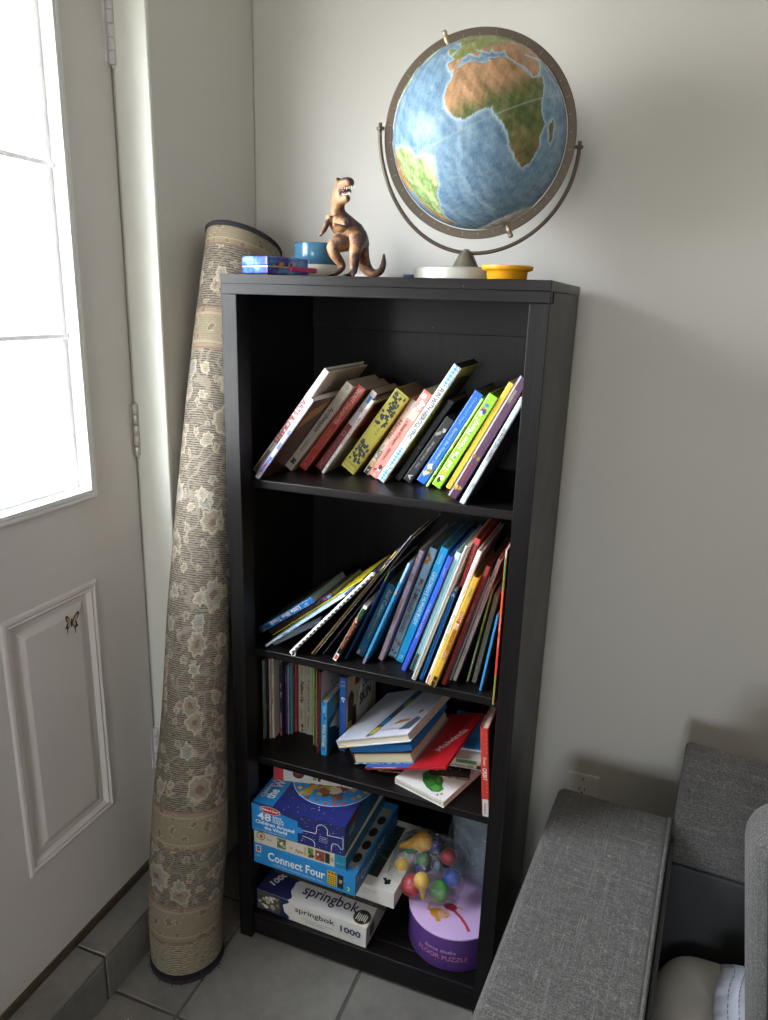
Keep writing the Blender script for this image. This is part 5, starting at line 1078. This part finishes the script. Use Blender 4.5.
def dino_mat():
    m = bpy.data.materials.new('painted_dinosaur_skin'); t = NT(m); v = t.coord(); n = t.noise(v, 60, 5, .6)
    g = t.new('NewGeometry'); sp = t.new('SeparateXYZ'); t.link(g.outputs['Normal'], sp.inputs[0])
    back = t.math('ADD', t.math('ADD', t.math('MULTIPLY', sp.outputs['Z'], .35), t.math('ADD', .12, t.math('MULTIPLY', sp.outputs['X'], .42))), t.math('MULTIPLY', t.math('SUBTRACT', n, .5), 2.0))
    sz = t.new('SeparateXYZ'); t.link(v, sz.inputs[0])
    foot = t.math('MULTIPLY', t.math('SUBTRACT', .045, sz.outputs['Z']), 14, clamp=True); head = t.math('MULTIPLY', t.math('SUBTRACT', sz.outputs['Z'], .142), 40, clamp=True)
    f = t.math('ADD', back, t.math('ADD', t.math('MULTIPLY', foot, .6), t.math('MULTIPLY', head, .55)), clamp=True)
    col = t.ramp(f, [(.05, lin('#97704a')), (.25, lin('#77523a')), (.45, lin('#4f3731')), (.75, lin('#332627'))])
    t.link(col, t.b.inputs['Base Color']); t.b.inputs['Roughness'].default_value = .42
    vo = t.new('TexVoronoi'); vo.inputs['Scale'].default_value = 330; t.link(v, vo.inputs['Vector']); t.bump(t.math('ADD', vo.outputs['Distance'], n), .5, .0012); return m
MD = dino_mat()
D0 = Vector((.179, .060, ZT))
dn = thing('toy_dinosaur', 'brown toy tyrannosaur roaring with an upturned tail on the bookcase top', 'toy', D0)
def q(u, v_, y): return ((u-323)*.00195-.55*y, y, (276-v_)*.00168)
Vv = [q(355, 238, .018), q(350, 230, .010), q(344.5, 221.5, .002), q(338, 213, -.004), q(335.5, 205, -.010), q(337, 196, -.012), q(340.5, 188, -.016),   # hip, back, chest, neck, throat, skull base, skull
      q(345.5, 185.0, -.028), q(348.6, 186.0, -.037),                                            # snout, nose
      q(361.5, 247, .026), q(364.5, 256, .032), q(368, 264, .036), q(373, 270.6, .036), q(379, 272, .032), q(383.8, 268.5, .028), q(385.6, 261, .025), q(385.4, 251, .024),
      q(345, 240, .000), q(339, 224, -.008)]                                                       # belly, ribs
Rv = [(.0275, .026), (.0270, .0255), (.0245, .023), (.0165, .016), (.0128, .0128), (.0150, .0140), (.0165, .0150), (.0118, .0105), (.0078, .0075), (.0205, .0195), (.0150, .0145), (.0128, .0122), (.0105, .0100), (.0080, .0078), (.0068, .0064), (.0056, .0052), (.0018, .0018), (.020, .019), (.0175, .016)]
Ev = [(0, 1), (1, 2), (2, 3), (3, 4), (4, 5), (5, 6), (6, 7), (7, 8), (0, 9), (9, 10), (10, 11), (11, 12), (12, 13), (13, 14), (14, 15), (15, 16), (0, 17), (2, 18)]
def chain(base, pts, rads):
    k = base
    for p, r_ in zip(pts, rads): Vv.append(p); Rv.append((r_, r_)); Ev.append((k, len(Vv)-1)); k = len(Vv)-1
    return k
# far (viewer's left) leg: crouching forward; near leg: straighter
chain(17, [q(336, 244, -.012), q(330, 247.5, -.020), q(335, 256, -.018), q(341, 262.5, -.010), q(343, 266, -.008), q(340, 270, -.012), q(337.5, 273.0, -.016)], [.0165, .0128, .0102, .0082, .0070, .0062, .0056])
fl = len(Vv)-1
chain(0, [q(357.5, 240, -.006), q(354.5, 249, -.014), q(353.5, 258, -.014), q(354, 265, -.010), q(353.4, 270.5, -.013), q(353.2, 273.4, -.016)], [.0160, .0125, .0102, .0086, .0072, .0060])
fr_ = len(Vv)-1
for base, c, th_ in ((fl, q(337.5, 274.6, -.016), 205), (fr_, q(353.2, 274.6, -.016), 250)):
    for a in (-38, 0, 38):
        e = R(th_+a); L = .019 if a == 0 else .0155
        chain(base, [(c[0]+L*.5*math.cos(e), c[1]+L*.5*math.sin(e), .0036), (c[0]+L*math.cos(e), c[1]+L*math.sin(e), .0024)], [.0036, .0017])
# small arms
ka = chain(2, [q(328, 219, -.014), q(325, 226, -.020), q(323.5, 230.5, -.024), q(320.6, 233, -.028)], [.0072, .0052, .0040, .0034])
for d_ in ((-.0045, -.003, -.0055), (-.001, -.004, -.0062)): chain(ka, [tuple(Vector(Vv[ka])+Vector(d_))], [.0012])
kb = chain(18, [q(344, 223, -.028), q(343.5, 229, -.036), q(339, 228, -.042), q(334, 226.5, -.045)], [.0066, .0048, .0038, .0030])
for d_ in ((-.005, -.003, -.002), (-.004, -.003, .003)): chain(kb, [tuple(Vector(Vv[kb])+Vector(d_))], [.0012])
# lower jaw
chain(5, [q(340.5, 198.5, -.022), q(343.6, 200.8, -.031), q(345.6, 200.4, -.038)], [.0115, .0080, .0052])
body = skin('body', Vv, Ev, Rv, 0, MD, dn)
b = MB(); b.ellip(q(343.8, 193.4, -.0290), (.0092, .0105, .0060), flat('#3a1518', .3), 16, 10); mth = b.build('mouth', dn)
b = MB(); b.ellip(q(343.8, 196.0, -.0360), (.0046, .0060, .0018), flat('#8a3a44', .3), 14, 8); b.build('tongue', mth)
b = MB(); wt_ = flat('#e8e2d2', .35)
for i in range(6):
    for u0, v0, y0, u1, v1, y1, sg in ((340, 191.2, -.036, 350, 189.6, -.043, -1), (340.5, 197.6, -.035, 346.5, 197.6, -.0425, 1)):
        t0 = i/5; p = Vector(q(u0+(u1-u0)*t0, v0+(v1-v0)*t0, y0+(y1-y0)*t0)); b.tube([p, p+Vector((0, -.0004, sg*.0022)), p+Vector((0, -.0006, sg*.0042))], [.0012, .0008, .0001], wt_, 6)
b.build('teeth', mth)
ey = flat('#d0b23a', .2); pk_ = flat('#0c0c0c', .15)
for u_, y_ in ((335.2, -.029), (347.2, -.029)):
    b = MB(); b.ellip(q(u_, 183.0, y_), (.0022, .0022, .0022), ey, 12, 8)
    b.ellip(tuple(Vector(q(u_, 183.0, y_))+Vector((0, -.0014, 0))), (.0011, .0011, .0014), pk_, 8, 6); b.build('eye', dn)
b = MB()
for u_, y_ in ((336.2, -.026), (345.6, -.026)): b.ellip(q(u_, 181.6, y_), (.0036, .0060, .0022), MD, 12, 8)
b.build('brow_ridges', dn)
b = MB(); cl = flat('#2a211d', .35)
for base, c, th_ in ((fl, q(337.5, 274.6, -.016), 205), (fr_, q(353.2, 274.6, -.016), 250)):
    for a in (-38, 0, 38):
        e = R(th_+a); L = .019 if a == 0 else .0155
        p = Vector((c[0]+L*.92*math.cos(e), c[1]+L*.92*math.sin(e), .0026)); d_ = Vector((math.cos(e), math.sin(e), 0))
        b.tube([p, p+d_*.003+Vector((0, 0, .0004)), p+d_*.006-Vector((0, 0, .0016))], [.0017, .0012, .0002], cl, 7)
b.build('claws', dn)
# ------------------------------------------------------------------ rolled rug
def rug_mat():
    m = bpy.data.materials.new('rug_pile'); t = NT(m)
    uv = t.new('UVMap'); uv.uv_map = 'UVMap'; sp = t.new('SeparateXYZ'); t.link(uv.outputs[0], sp.inputs[0]); u, v = sp.outputs[0], sp.outputs[1]
    def comb(x, y, z=0.):
        c = t.new('CombineXYZ')
        for i, q in enumerate((x, y, z)):
            if isinstance(q, (int, float)): c.inputs[i].default_value = q
            else: t.link(q, c.inputs[i])
        return c.outputs[0]
    P = comb(u, v)
    wob = t.noise(P, 26, 4, .62); vv = t.math('ADD', v, t.math('MULTIPLY', t.math('SUBTRACT', wob, .5), .034)); uu = t.math('ADD', u, t.math('MULTIPLY', t.math('SUBTRACT', t.noise(comb(v, u), 26, 4, .62), .5), .034))
    # ribbed ground: broken horizontal dashes
    rib = t.math('SINE', t.math('MULTIPLY', v, 2*PI/.0046)); dash = t.noise(comb(t.math('MULTIPLY', u, 75), t.math('MULTIPLY', v, 430)), 1, 2, .6)
    ground = t.ramp(t.math('ADD', t.math('MULTIPLY', rib, .15), dash), [(.28, lin('#45403c')), (.46, lin('#645d54')), (.62, lin('#8a8070'))])
    def flowers(scale, off, petals, r0, amp, edge=True):
        vo = t.new('TexVoronoi'); vo.voronoi_dimensions = '2D'; vo.inputs['Scale'].default_value = scale; vo.inputs['Randomness'].default_value = .72
        Q = comb(t.math('ADD', uu, off), t.math('ADD', vv, off*.37)); t.link(Q, vo.inputs['Vector'])
        d = t.new('VectorMath'); d.operation = 'SUBTRACT'; t.link(Q, d.inputs[0]); t.link(vo.outputs['Position'], d.inputs[1])
        s2 = t.new('SeparateXYZ'); t.link(d.outputs[0], s2.inputs[0]); an = t.math('ARCTAN2', s2.outputs[1], s2.outputs[0])
        ln = t.new('VectorMath'); ln.operation = 'LENGTH'; t.link(d.outputs[0], ln.inputs[0])
        rc = t.new('SeparateColor'); t.link(vo.outputs['Color'], rc.inputs[0])
        size = t.math('ADD', .62, t.math('MULTIPLY', rc.outputs[0], .55))
        rad = t.math('MULTIPLY', size, t.math('ADD', r0, t.math('MULTIPLY', t.math('COSINE', t.math('ADD', t.math('MULTIPLY', an, petals), t.math('MULTIPLY', rc.outputs[1], 6.28))), amp)))
        k = t.math('DIVIDE', ln.outputs['Value'], rad)
        inn = t.math('LESS_THAN', k, 1); rim = t.math('MULTIPLY', inn, t.math('GREATER_THAN', k, .74)); core = t.math('LESS_THAN', k, .28)
        return inn, rim, core, rc.outputs[2]
    col = ground
    weave = t.noise(comb(t.math('MULTIPLY', u, 420), t.math('MULTIPLY', v, 420)), 1, 2)
    # curling stems
    mg = t.new('TexMagic') if False else None
    st = t.math('ABSOLUTE', t.math('SUBTRACT', t.noise(P, 17, 1, .4), .5)); stem = t.math('LESS_THAN', st, .018)
    col = t.mix(t.math('MULTIPLY', stem, .6), col, lin('#90867a'))
    for sc, off, pt, r0, am, c1, c2, c3 in ((21, 3.1, 5, .0090, .0016, '#948a78', '#a39884', '#7d6558'), (9.5, 1.7, 8, .0260, .0030, '#8a8070', '#a69b87', '#775e54'), (13, 7.3, 6, .0145, .0022, '#9a907d', '#ada28e', '#7d7f7a')):
        inn, rim, core, rnd = flowers(sc, off, pt, r0, am)
        cc = t.mix(t.math('GREATER_THAN', rnd, .72), lin(c1), lin('#8c8c84'))
        col = t.mix(t.math('MULTIPLY', inn, .72), col, cc); col = t.mix(t.math('MULTIPLY', rim, .8), col, lin(c2)); col = t.mix(core, col, lin(c3))
    # border bands at both ends (v in metres from the bottom)
    def band(a, b_): return t.math('MULTIPLY', t.math('GREATER_THAN', v, a), t.math('LESS_THAN', v, b_))
    tri = t.math('ABSOLUTE', t.math('SUBTRACT', t.math('FRACT', t.math('MULTIPLY', u, 1/.048)), .5))
    for a, b_ in ((.105, .190), (.325, .410), (1.360, 1.440), (1.565, 1.622)):
        mid = (a+b_)/2; h_ = (b_-a)/2
        dv = t.math('DIVIDE', t.math('ABSOLUTE', t.math('SUBTRACT', vv, mid)), h_*.62)
        orn = t.math('LESS_THAN', t.math('ADD', dv, t.math('MULTIPLY', tri, 2.4)), 1.0); orn2 = t.math('LESS_THAN', t.math('ADD', dv, t.math('MULTIPLY', t.math('SUBTRACT', .5, tri), 2.6)), .8)
        b1_, b2_, b3_, _r = flowers(27, a*3, 5, .0095, .002)
        bc_ = t.mix(t.math('MULTIPLY', t.noise(P, 90, 3), .6), lin('#92866f'), lin('#6e6658'))
        bc_ = t.mix(t.math('MULTIPLY', b1_, .5), bc_, lin('#5d5244')); bc_ = t.mix(t.math('MULTIPLY', b2_, .75), bc_, lin('#a99d88'))
        col = t.mix(band(a, b_), col, bc_)
        for e in (a, a+.012, b_-.012, b_): col = t.mix(band(e-.0022, e+.0022), col, lin('#86685a' if e in (a, b_) else '#9c8c76'))
    plain = t.ramp(t.math('ADD', t.math('MULTIPLY', rib, .18), dash), [(.32, lin('#5b5348')), (.6, lin('#a59a82'))])
    col = t.mix(t.math('MAXIMUM', band(.02, .100), band(1.628, 1.672)), col, plain)
    col = t.mix(t.math('MAXIMUM', t.math('LESS_THAN', v, .022), t.math('GREATER_THAN', v, 1.672)), col, lin('#25242a'))
    col = t.mix(t.math('MULTIPLY', t.math('SUBTRACT', weave, .35), .5, clamp=True), col, lin('#2c2824'))
    t.link(col, t.b.inputs['Base Color']); t.b.inputs['Roughness'].default_value = .95; t.b.inputs['Specular IOR Level'].default_value = .15
    t.bump(t.math('ADD', t.math('MULTIPLY', rib, .4), weave), .45, .0018); return m
RUG = rug_mat()
KEY = [(0, -.080, -.092, .088), (.13, -.080, -.088, .089), (.37, -.073, -.062, .089), (.60, -.074, -.028, .076), (.84, -.0780, .018, .0755), (1.06, -.0805, .076, .0770), (1.26, -.0815, .132, .0775), (1.45, -.0815, .192, .0775), (1.565, -.0810, .2320, .0785)]
def spline(z):
    for i in range(len(KEY)-1):
        if z <= KEY[i+1][0] or i == len(KEY)-2: break
    k0, k1, k2, k3 = KEY[max(i-1, 0)], KEY[i], KEY[i+1], KEY[min(i+2, len(KEY)-1)]; t_ = (z-k1[0])/(k2[0]-k1[0]); out = []
    for c in (1, 2, 3):
        m1 = (k2[c]-k0[c])/(k2[0]-k0[0])*(k2[0]-k1[0]); m2 = (k3[c]-k1[c])/(k3[0]-k1[0])*(k2[0]-k1[0])
        out.append((2*t_**3-3*t_**2+1)*k1[c]+(t_**3-2*t_**2+t_)*m1+(-2*t_**3+3*t_**2)*k2[c]+(t_**3-t_**2)*m2)
    return out
def rug():
    n, turns, per = 150, 2.35, 72; rows = int(turns*per); pitch = .0125
    r = thing('rolled_rug', 'tall rolled beige and charcoal floral rug leaning in the corner beside the door', 'rug', (-.08, -.085, 0))
    vs = []; uvs = []; L = 0; prev = None
    for i in range(n+1):
        z = 1.565*i/n; x, y, rad = spline(z); p = Vector((x, y, z+.0025))
        if prev is not None: L += (p-prev).length
        prev = p; x2, y2, _ = spline(min(z+.01, 1.565)); x1, y1, _ = spline(max(z-.01, 0)); tg = Vector((x2-x1, y2-y1, min(z+.01, 1.565)-max(z-.01, 0))).normalized()
        if z < .12: tg = tg.lerp(Vector((0, 0, 1)), 1-z/.12).normalized()
        ex = (Vector((1, 0, 0))-tg*tg.x).normalized(); ey = tg.cross(ex)
        for j in range(rows+1):
            a = R(80)+2*PI*j/per; rr_ = rad-pitch*j/per; wv = 1+.012*math.sin(3*a+z*5)*(j < per)
            vs.append(tuple(p+ex*(rr_*wv*math.cos(a))+ey*(rr_*wv*math.sin(a)*(1+.38*max(0, z-.9)/.66))-Vector((-.08, -.085, 0)))); uvs.append((a*.085, L))
    fs = [(i*(rows+1)+j, i*(rows+1)+j+1, (i+1)*(rows+1)+j+1, (i+1)*(rows+1)+j) for i in range(n) for j in range(rows)]
    me = bpy.data.meshes.new('rug_sheet'); me.from_pydata(vs, [], fs); me.materials.append(RUG); me.polygons.foreach_set('use_smooth', [True]*len(fs))
    ul = me.uv_layers.new(name='UVMap'); ul.data.foreach_set('uv', [c for l in me.loops for c in uvs[l.vertex_index]])
    o = bpy.data.objects.new('rug_sheet', me); link(o, r); s = o.modifiers.new('thick', 'SOLIDIFY'); s.thickness = .007; s.offset = -1
    # whipped edge binding, top and bottom
    mb_ = flat('#26252b', .95, var=.35, scale=400, bump=.6)
    for nm, i, dz in (('top_binding', n, .001), ('bottom_binding', 0, .003)):
        b = MB(); pts = [Vector(vs[i*(rows+1)+j])+Vector((0, 0, dz)) for j in range(0, rows+1, 2)]
        c_ = Vector(spline(1.565*i/n)[:2]+[0]); pts = [p+(Vector((c_.x+.08, c_.y+.085, p.z))-p).normalized()*.0032 for p in pts]
        b.tube(pts, .0062, mb_, 8); b.build(nm, r)
    b = MB(); rr = random.Random(8)
    for k in range(26):
        j = rr.randrange(0, per); p = Vector(vs[j]); c_ = Vector((0, 0, p.z)); d_ = (p-c_).normalized(); L_ = rr.uniform(.004, .012)
        b.tube([p+Vector((0, 0, .003)), p+d_*L_*.6+Vector((rr.uniform(-.003, .003), 0, .0015)), p+d_*L_+Vector((rr.uniform(-.004, .004), 0, .0008))], .0007, mb_, 5)
    b.build('fringe', r)
rug()

# ------------------------------------------------------------------ sofa
def fabric(name, dark, light, rot=-4.0, k=1.0):
    m = bpy.data.materials.new(name); t = NT(m); v = t.coord('Object')
    def st(sc, det=2): return t.noise(t.coord('Object', scale=sc), 1, det, .6)
    a = t.math('MAXIMUM', st((1300, 80, 80)), t.math('MAXIMUM', st((80, 1300, 80)), st((80, 80, 1300))))
    fine = t.noise(v, 520, 2, .6)
    f = t.math('ADD', t.math('MULTIPLY', a, .55), t.math('MULTIPLY', fine, .6))
    col = t.ramp(f, [(.44, lin(dark)), (.64, lin('#504e4c')), (.86, lin(light))])
    sl = t.math('MULTIPLY', t.math('GREATER_THAN', st((9, 480, 480), 1), .64), .22); sl2 = t.math('MULTIPLY', t.math('GREATER_THAN', st((480, 9, 480), 1), .64), .22)
    col = t.mix(t.math('MAXIMUM', sl, sl2), col, lin(light))
    t.link(col, t.b.inputs['Base Color']); t.b.inputs['Roughness'].default_value = .95; t.b.inputs['Specular IOR Level'].default_value = .12
    t.b.inputs['Sheen Weight'].default_value = .15
    t.bump(f, .7, .0015); return m
MF = fabric('charcoal_weave', '#343332', '#8b8782'); ML = flat('#3b3c3d', .8, var=.06, bump=.2, scale=90)
sofa = thing('sofa', 'charcoal woven sofa with a low arm and its storage seat open beside the bookcase', 'sofa', (.681, .192, 0), (0, 0, R(-4.6)))
def rbox(b, lo_, hi_, mat): b.box(lo_, hi_, mat)
def cushion(name, lo_, hi_, bev, mat=MF, parent=sofa, seg=5, M=None):
    b = MB(); b.box(lo_, hi_, mat, M); return b.build(name, parent, bevel=bev, seg=seg)
AW = .227
cushion('arm', (0, -1.25, .03), (AW, .002, .480), .016)
# welt along the arm's inner top edge
b = MB(); b.tube([(AW-.004, -1.24, .4785), (AW-.004, -.004, .4785)], .0035, MF, 8); b.tube([(AW-.002, .0, .476), (AW-.002, .0, .05)], .003, MF, 8); b.build('welt', sofa)
b = MB(); prof = [(-.040, .405), (.022, .545), (.040, .586), (.060, .604), (.088, .606), (.104, .594), (.110, .560), (.118, .06), (-.012, .06), (-.012, .400)]
b.prism(prof, AW+.004, 1.9, MF, ax='x'); b.build('backrest', sofa, bevel=.010, seg=3)
b = MB(); b.box((AW+.002, -.040, .06), (.95, -.020, .402), ML); b.build('storage_back_wall', sofa, bevel=.002)
b = MB(); b.box((AW+.002, -1.20, .06), (AW+.010, -.040, .455), ML); b.build('storage_side_wall', sofa, bevel=.002)
b = MB(); b.box((AW+.012, -1.20, .055), (.95, -.042, .075), ML); b.build('storage_floor', sofa)
b = MB(); b.box((AW+.002, -1.24, .03), (.95, -1.202, .42), MF); b.box((.952, -1.24, .03), (.985, -.042, .40), MF); b.build('storage_frame', sofa, bevel=.008, seg=3)
cushion('seat_cushion', (.99, -1.22, .10), (1.9, -.05, .44), .03)
# raised storage lid standing on its edge
lid = MB(); Ml = Matrix.Translation((.4180, -.330, .08)) @ Matrix.Rotation(R(-8.5), 4, 'Y')
lid.box((0, -.07, 0), (.70, .07, .69), MF, Ml); lo_ = lid.build('storage_lid', sofa, bevel=.055, seg=8)
b = MB(); b.tube([Ml @ Vector((.030, -.0705, z_)) for z_ in (.05, .3, .66)]+[Ml @ Vector((.045, -.0705, .69)), Ml @ Vector((.08, -.0705, .700))], .0022, flat('#1a1a1a', .8), 6); ob = b.build('lid_zip', lo_)
# bedding in the storage box
def soft(name, label, cat, c, rx, ry, rz, mat, p=.55, seed=1, rot=(0, 0, 0), wr=.03):
    r = thing(name, label, cat, c, rot); rr = random.Random(seed); ph = [rr.uniform(0, 6) for _ in range(6)]; b = MB(); n, k = 26, 48; vs = []; fs = []
    sp = lambda v_, e: math.copysign(abs(v_)**e, v_)
    for i in range(n+1):
        th = PI*i/n
        for j in range(k):
            a = 2*PI*j/k; w_ = 1+wr*math.sin(4*a+ph[0]+2*th)+wr*.7*math.sin(7*a+ph[1])*math.sin(th)+wr*.6*math.sin(5*th+3*a+ph[2])
            vs.append((rx*sp(math.sin(th), .7)*sp(math.cos(a), p)*w_, ry*sp(math.sin(th), .7)*sp(math.sin(a), p)*w_, rz*math.cos(th)*w_))
    for i in range(n):
        for j in range(k): j2 = (j+1) % k; fs.append((i*k+j, (i+1)*k+j, (i+1)*k+j2, i*k+j2))
    b.add(vs, fs, mat, True); return r, b
mpl = flat('#bdbab2', .9, var=.05, scale=25, bump=.3)
r, b = soft('pillow', 'pale grey pillow in the open storage of the sofa', 'pillow', (1.000, -.040, .178), .100, .155, .098, mpl, seed=2, wr=.010, p=.7); b.build('pillow_case', r)
mqt = bpy.data.materials.new('quilt_cotton'); t = NT(mqt); t.link(t.mix(t.noise(t.coord(), 30, 3), lin('#b9bcd0'), lin('#d6dae6')), t.b.inputs['Base Color']); t.b.inputs['Roughness'].default_value = .9
wv_ = t.new('TexWave'); wv_.inputs['Scale'].default_value = 9; wv_.inputs['Distortion'].default_value = 1.5; t.link(t.coord(rot=(0, 0, R(35))), wv_.inputs['Vector']); t.bump(wv_.outputs['Fac'], .5, .004)
r = thing('quilt', 'white and lilac quilt with a ruffled stitched edge stuffed beside the pillow', 'quilt', (1.006, -.030, .212), (0, 0, R(-8)))
b = MB(); vs = []; fs = []; nu, nv = 40, 26
for s in (0, 1):
    for i in range(nu+1):
        for j in range(nv+1):
            u, v_ = i/nu, j/nv; xx = -.002+.16*u
            zz = .125+.030*math.sin(3.1*v_+.5)-.12*(u-.15)**2-.10*(v_-.75)**2*1.6
            if u < .22: f_ = (.22-u)/.22; zz += -.020*f_+.0065*math.sin(v_*58)*f_
            vs.append((xx+.004*math.sin(9*v_), -.17+.23*v_, zz-(.012 if s and u > .03 else .0015 if s else 0)))
N = (nu+1)*(nv+1)
for i in range(nu):
    for j in range(nv):
        a = i*(nv+1)+j; f = (a, a+nv+1, a+nv+2, a+1); fs.append(f); fs.append(tuple(N+q_ for q_ in f[::-1]))
ed = [i*(nv+1) for i in range(nu+1)]+[nu*(nv+1)+j for j in range(1, nv+1)]+[i*(nv+1)+nv for i in range(nu-1, -1, -1)]+[j for j in range(nv-1, 0, -1)]
for p_, q_ in zip(ed, ed[1:]+ed[:1]): fs.append((q_, p_, N+p_, N+q_))
b.add(vs, fs, mqt, True); b.build('cotton_cover', r)
b = MB()
for i_s in (5, 9):
    for j in range(0, nv, 1):
        p_, q_ = Vector(vs[i_s*(nv+1)+j]), Vector(vs[i_s*(nv+1)+j+1]); b.tube([p_+Vector((0, 0, .001)), p_.lerp(q_, .55)+Vector((0, 0, .001))], .0007, flat('#6d6f86', .8), 5)
b.build('edge_stitching', r)

# ------------------------------------------------------------------ wall outlet behind the sofa
r = thing('wall_outlet', 'white wall outlet plate low on the wall behind the sofa arm', 'outlet', (.7195, BY, .309))
mo = flat('#cfcdc6', .4, var=.02)
b = MB(); b.box((-.0375, -.0055, -.058), (.0375, 0, .058), mo); b.build('cover_plate', r, bevel=.0035, seg=3)
b = MB(); b.lathe([(.0035, 0), (.003, .0012), (0, .0016)], flat('#8d8b84', .3, metal=.6), 16, Matrix.Translation((0, -.0055, .046)) @ Matrix.Rotation(R(90), 4, 'X')); b.build('screw', r)
b = MB(); b.box((-.0165, -.0068, -.034), (.0165, -.005, .034), mo); dk = flat('#2a2826', .6)
for z_ in (.018, -.018):
    for x_ in (-.0065, .0065): b.box((x_-.0011, -.0071, z_-.0045), (x_+.0011, -.0066, z_+.0045), dk)
    b.lathe([(.0024, 0), (.0024, .0004), (0, .0004)], dk, 12, Matrix.Translation((0, -.0068, z_-.0095)) @ Matrix.Rotation(R(90), 4, 'X'))
b.build('socket', r, bevel=.0004)
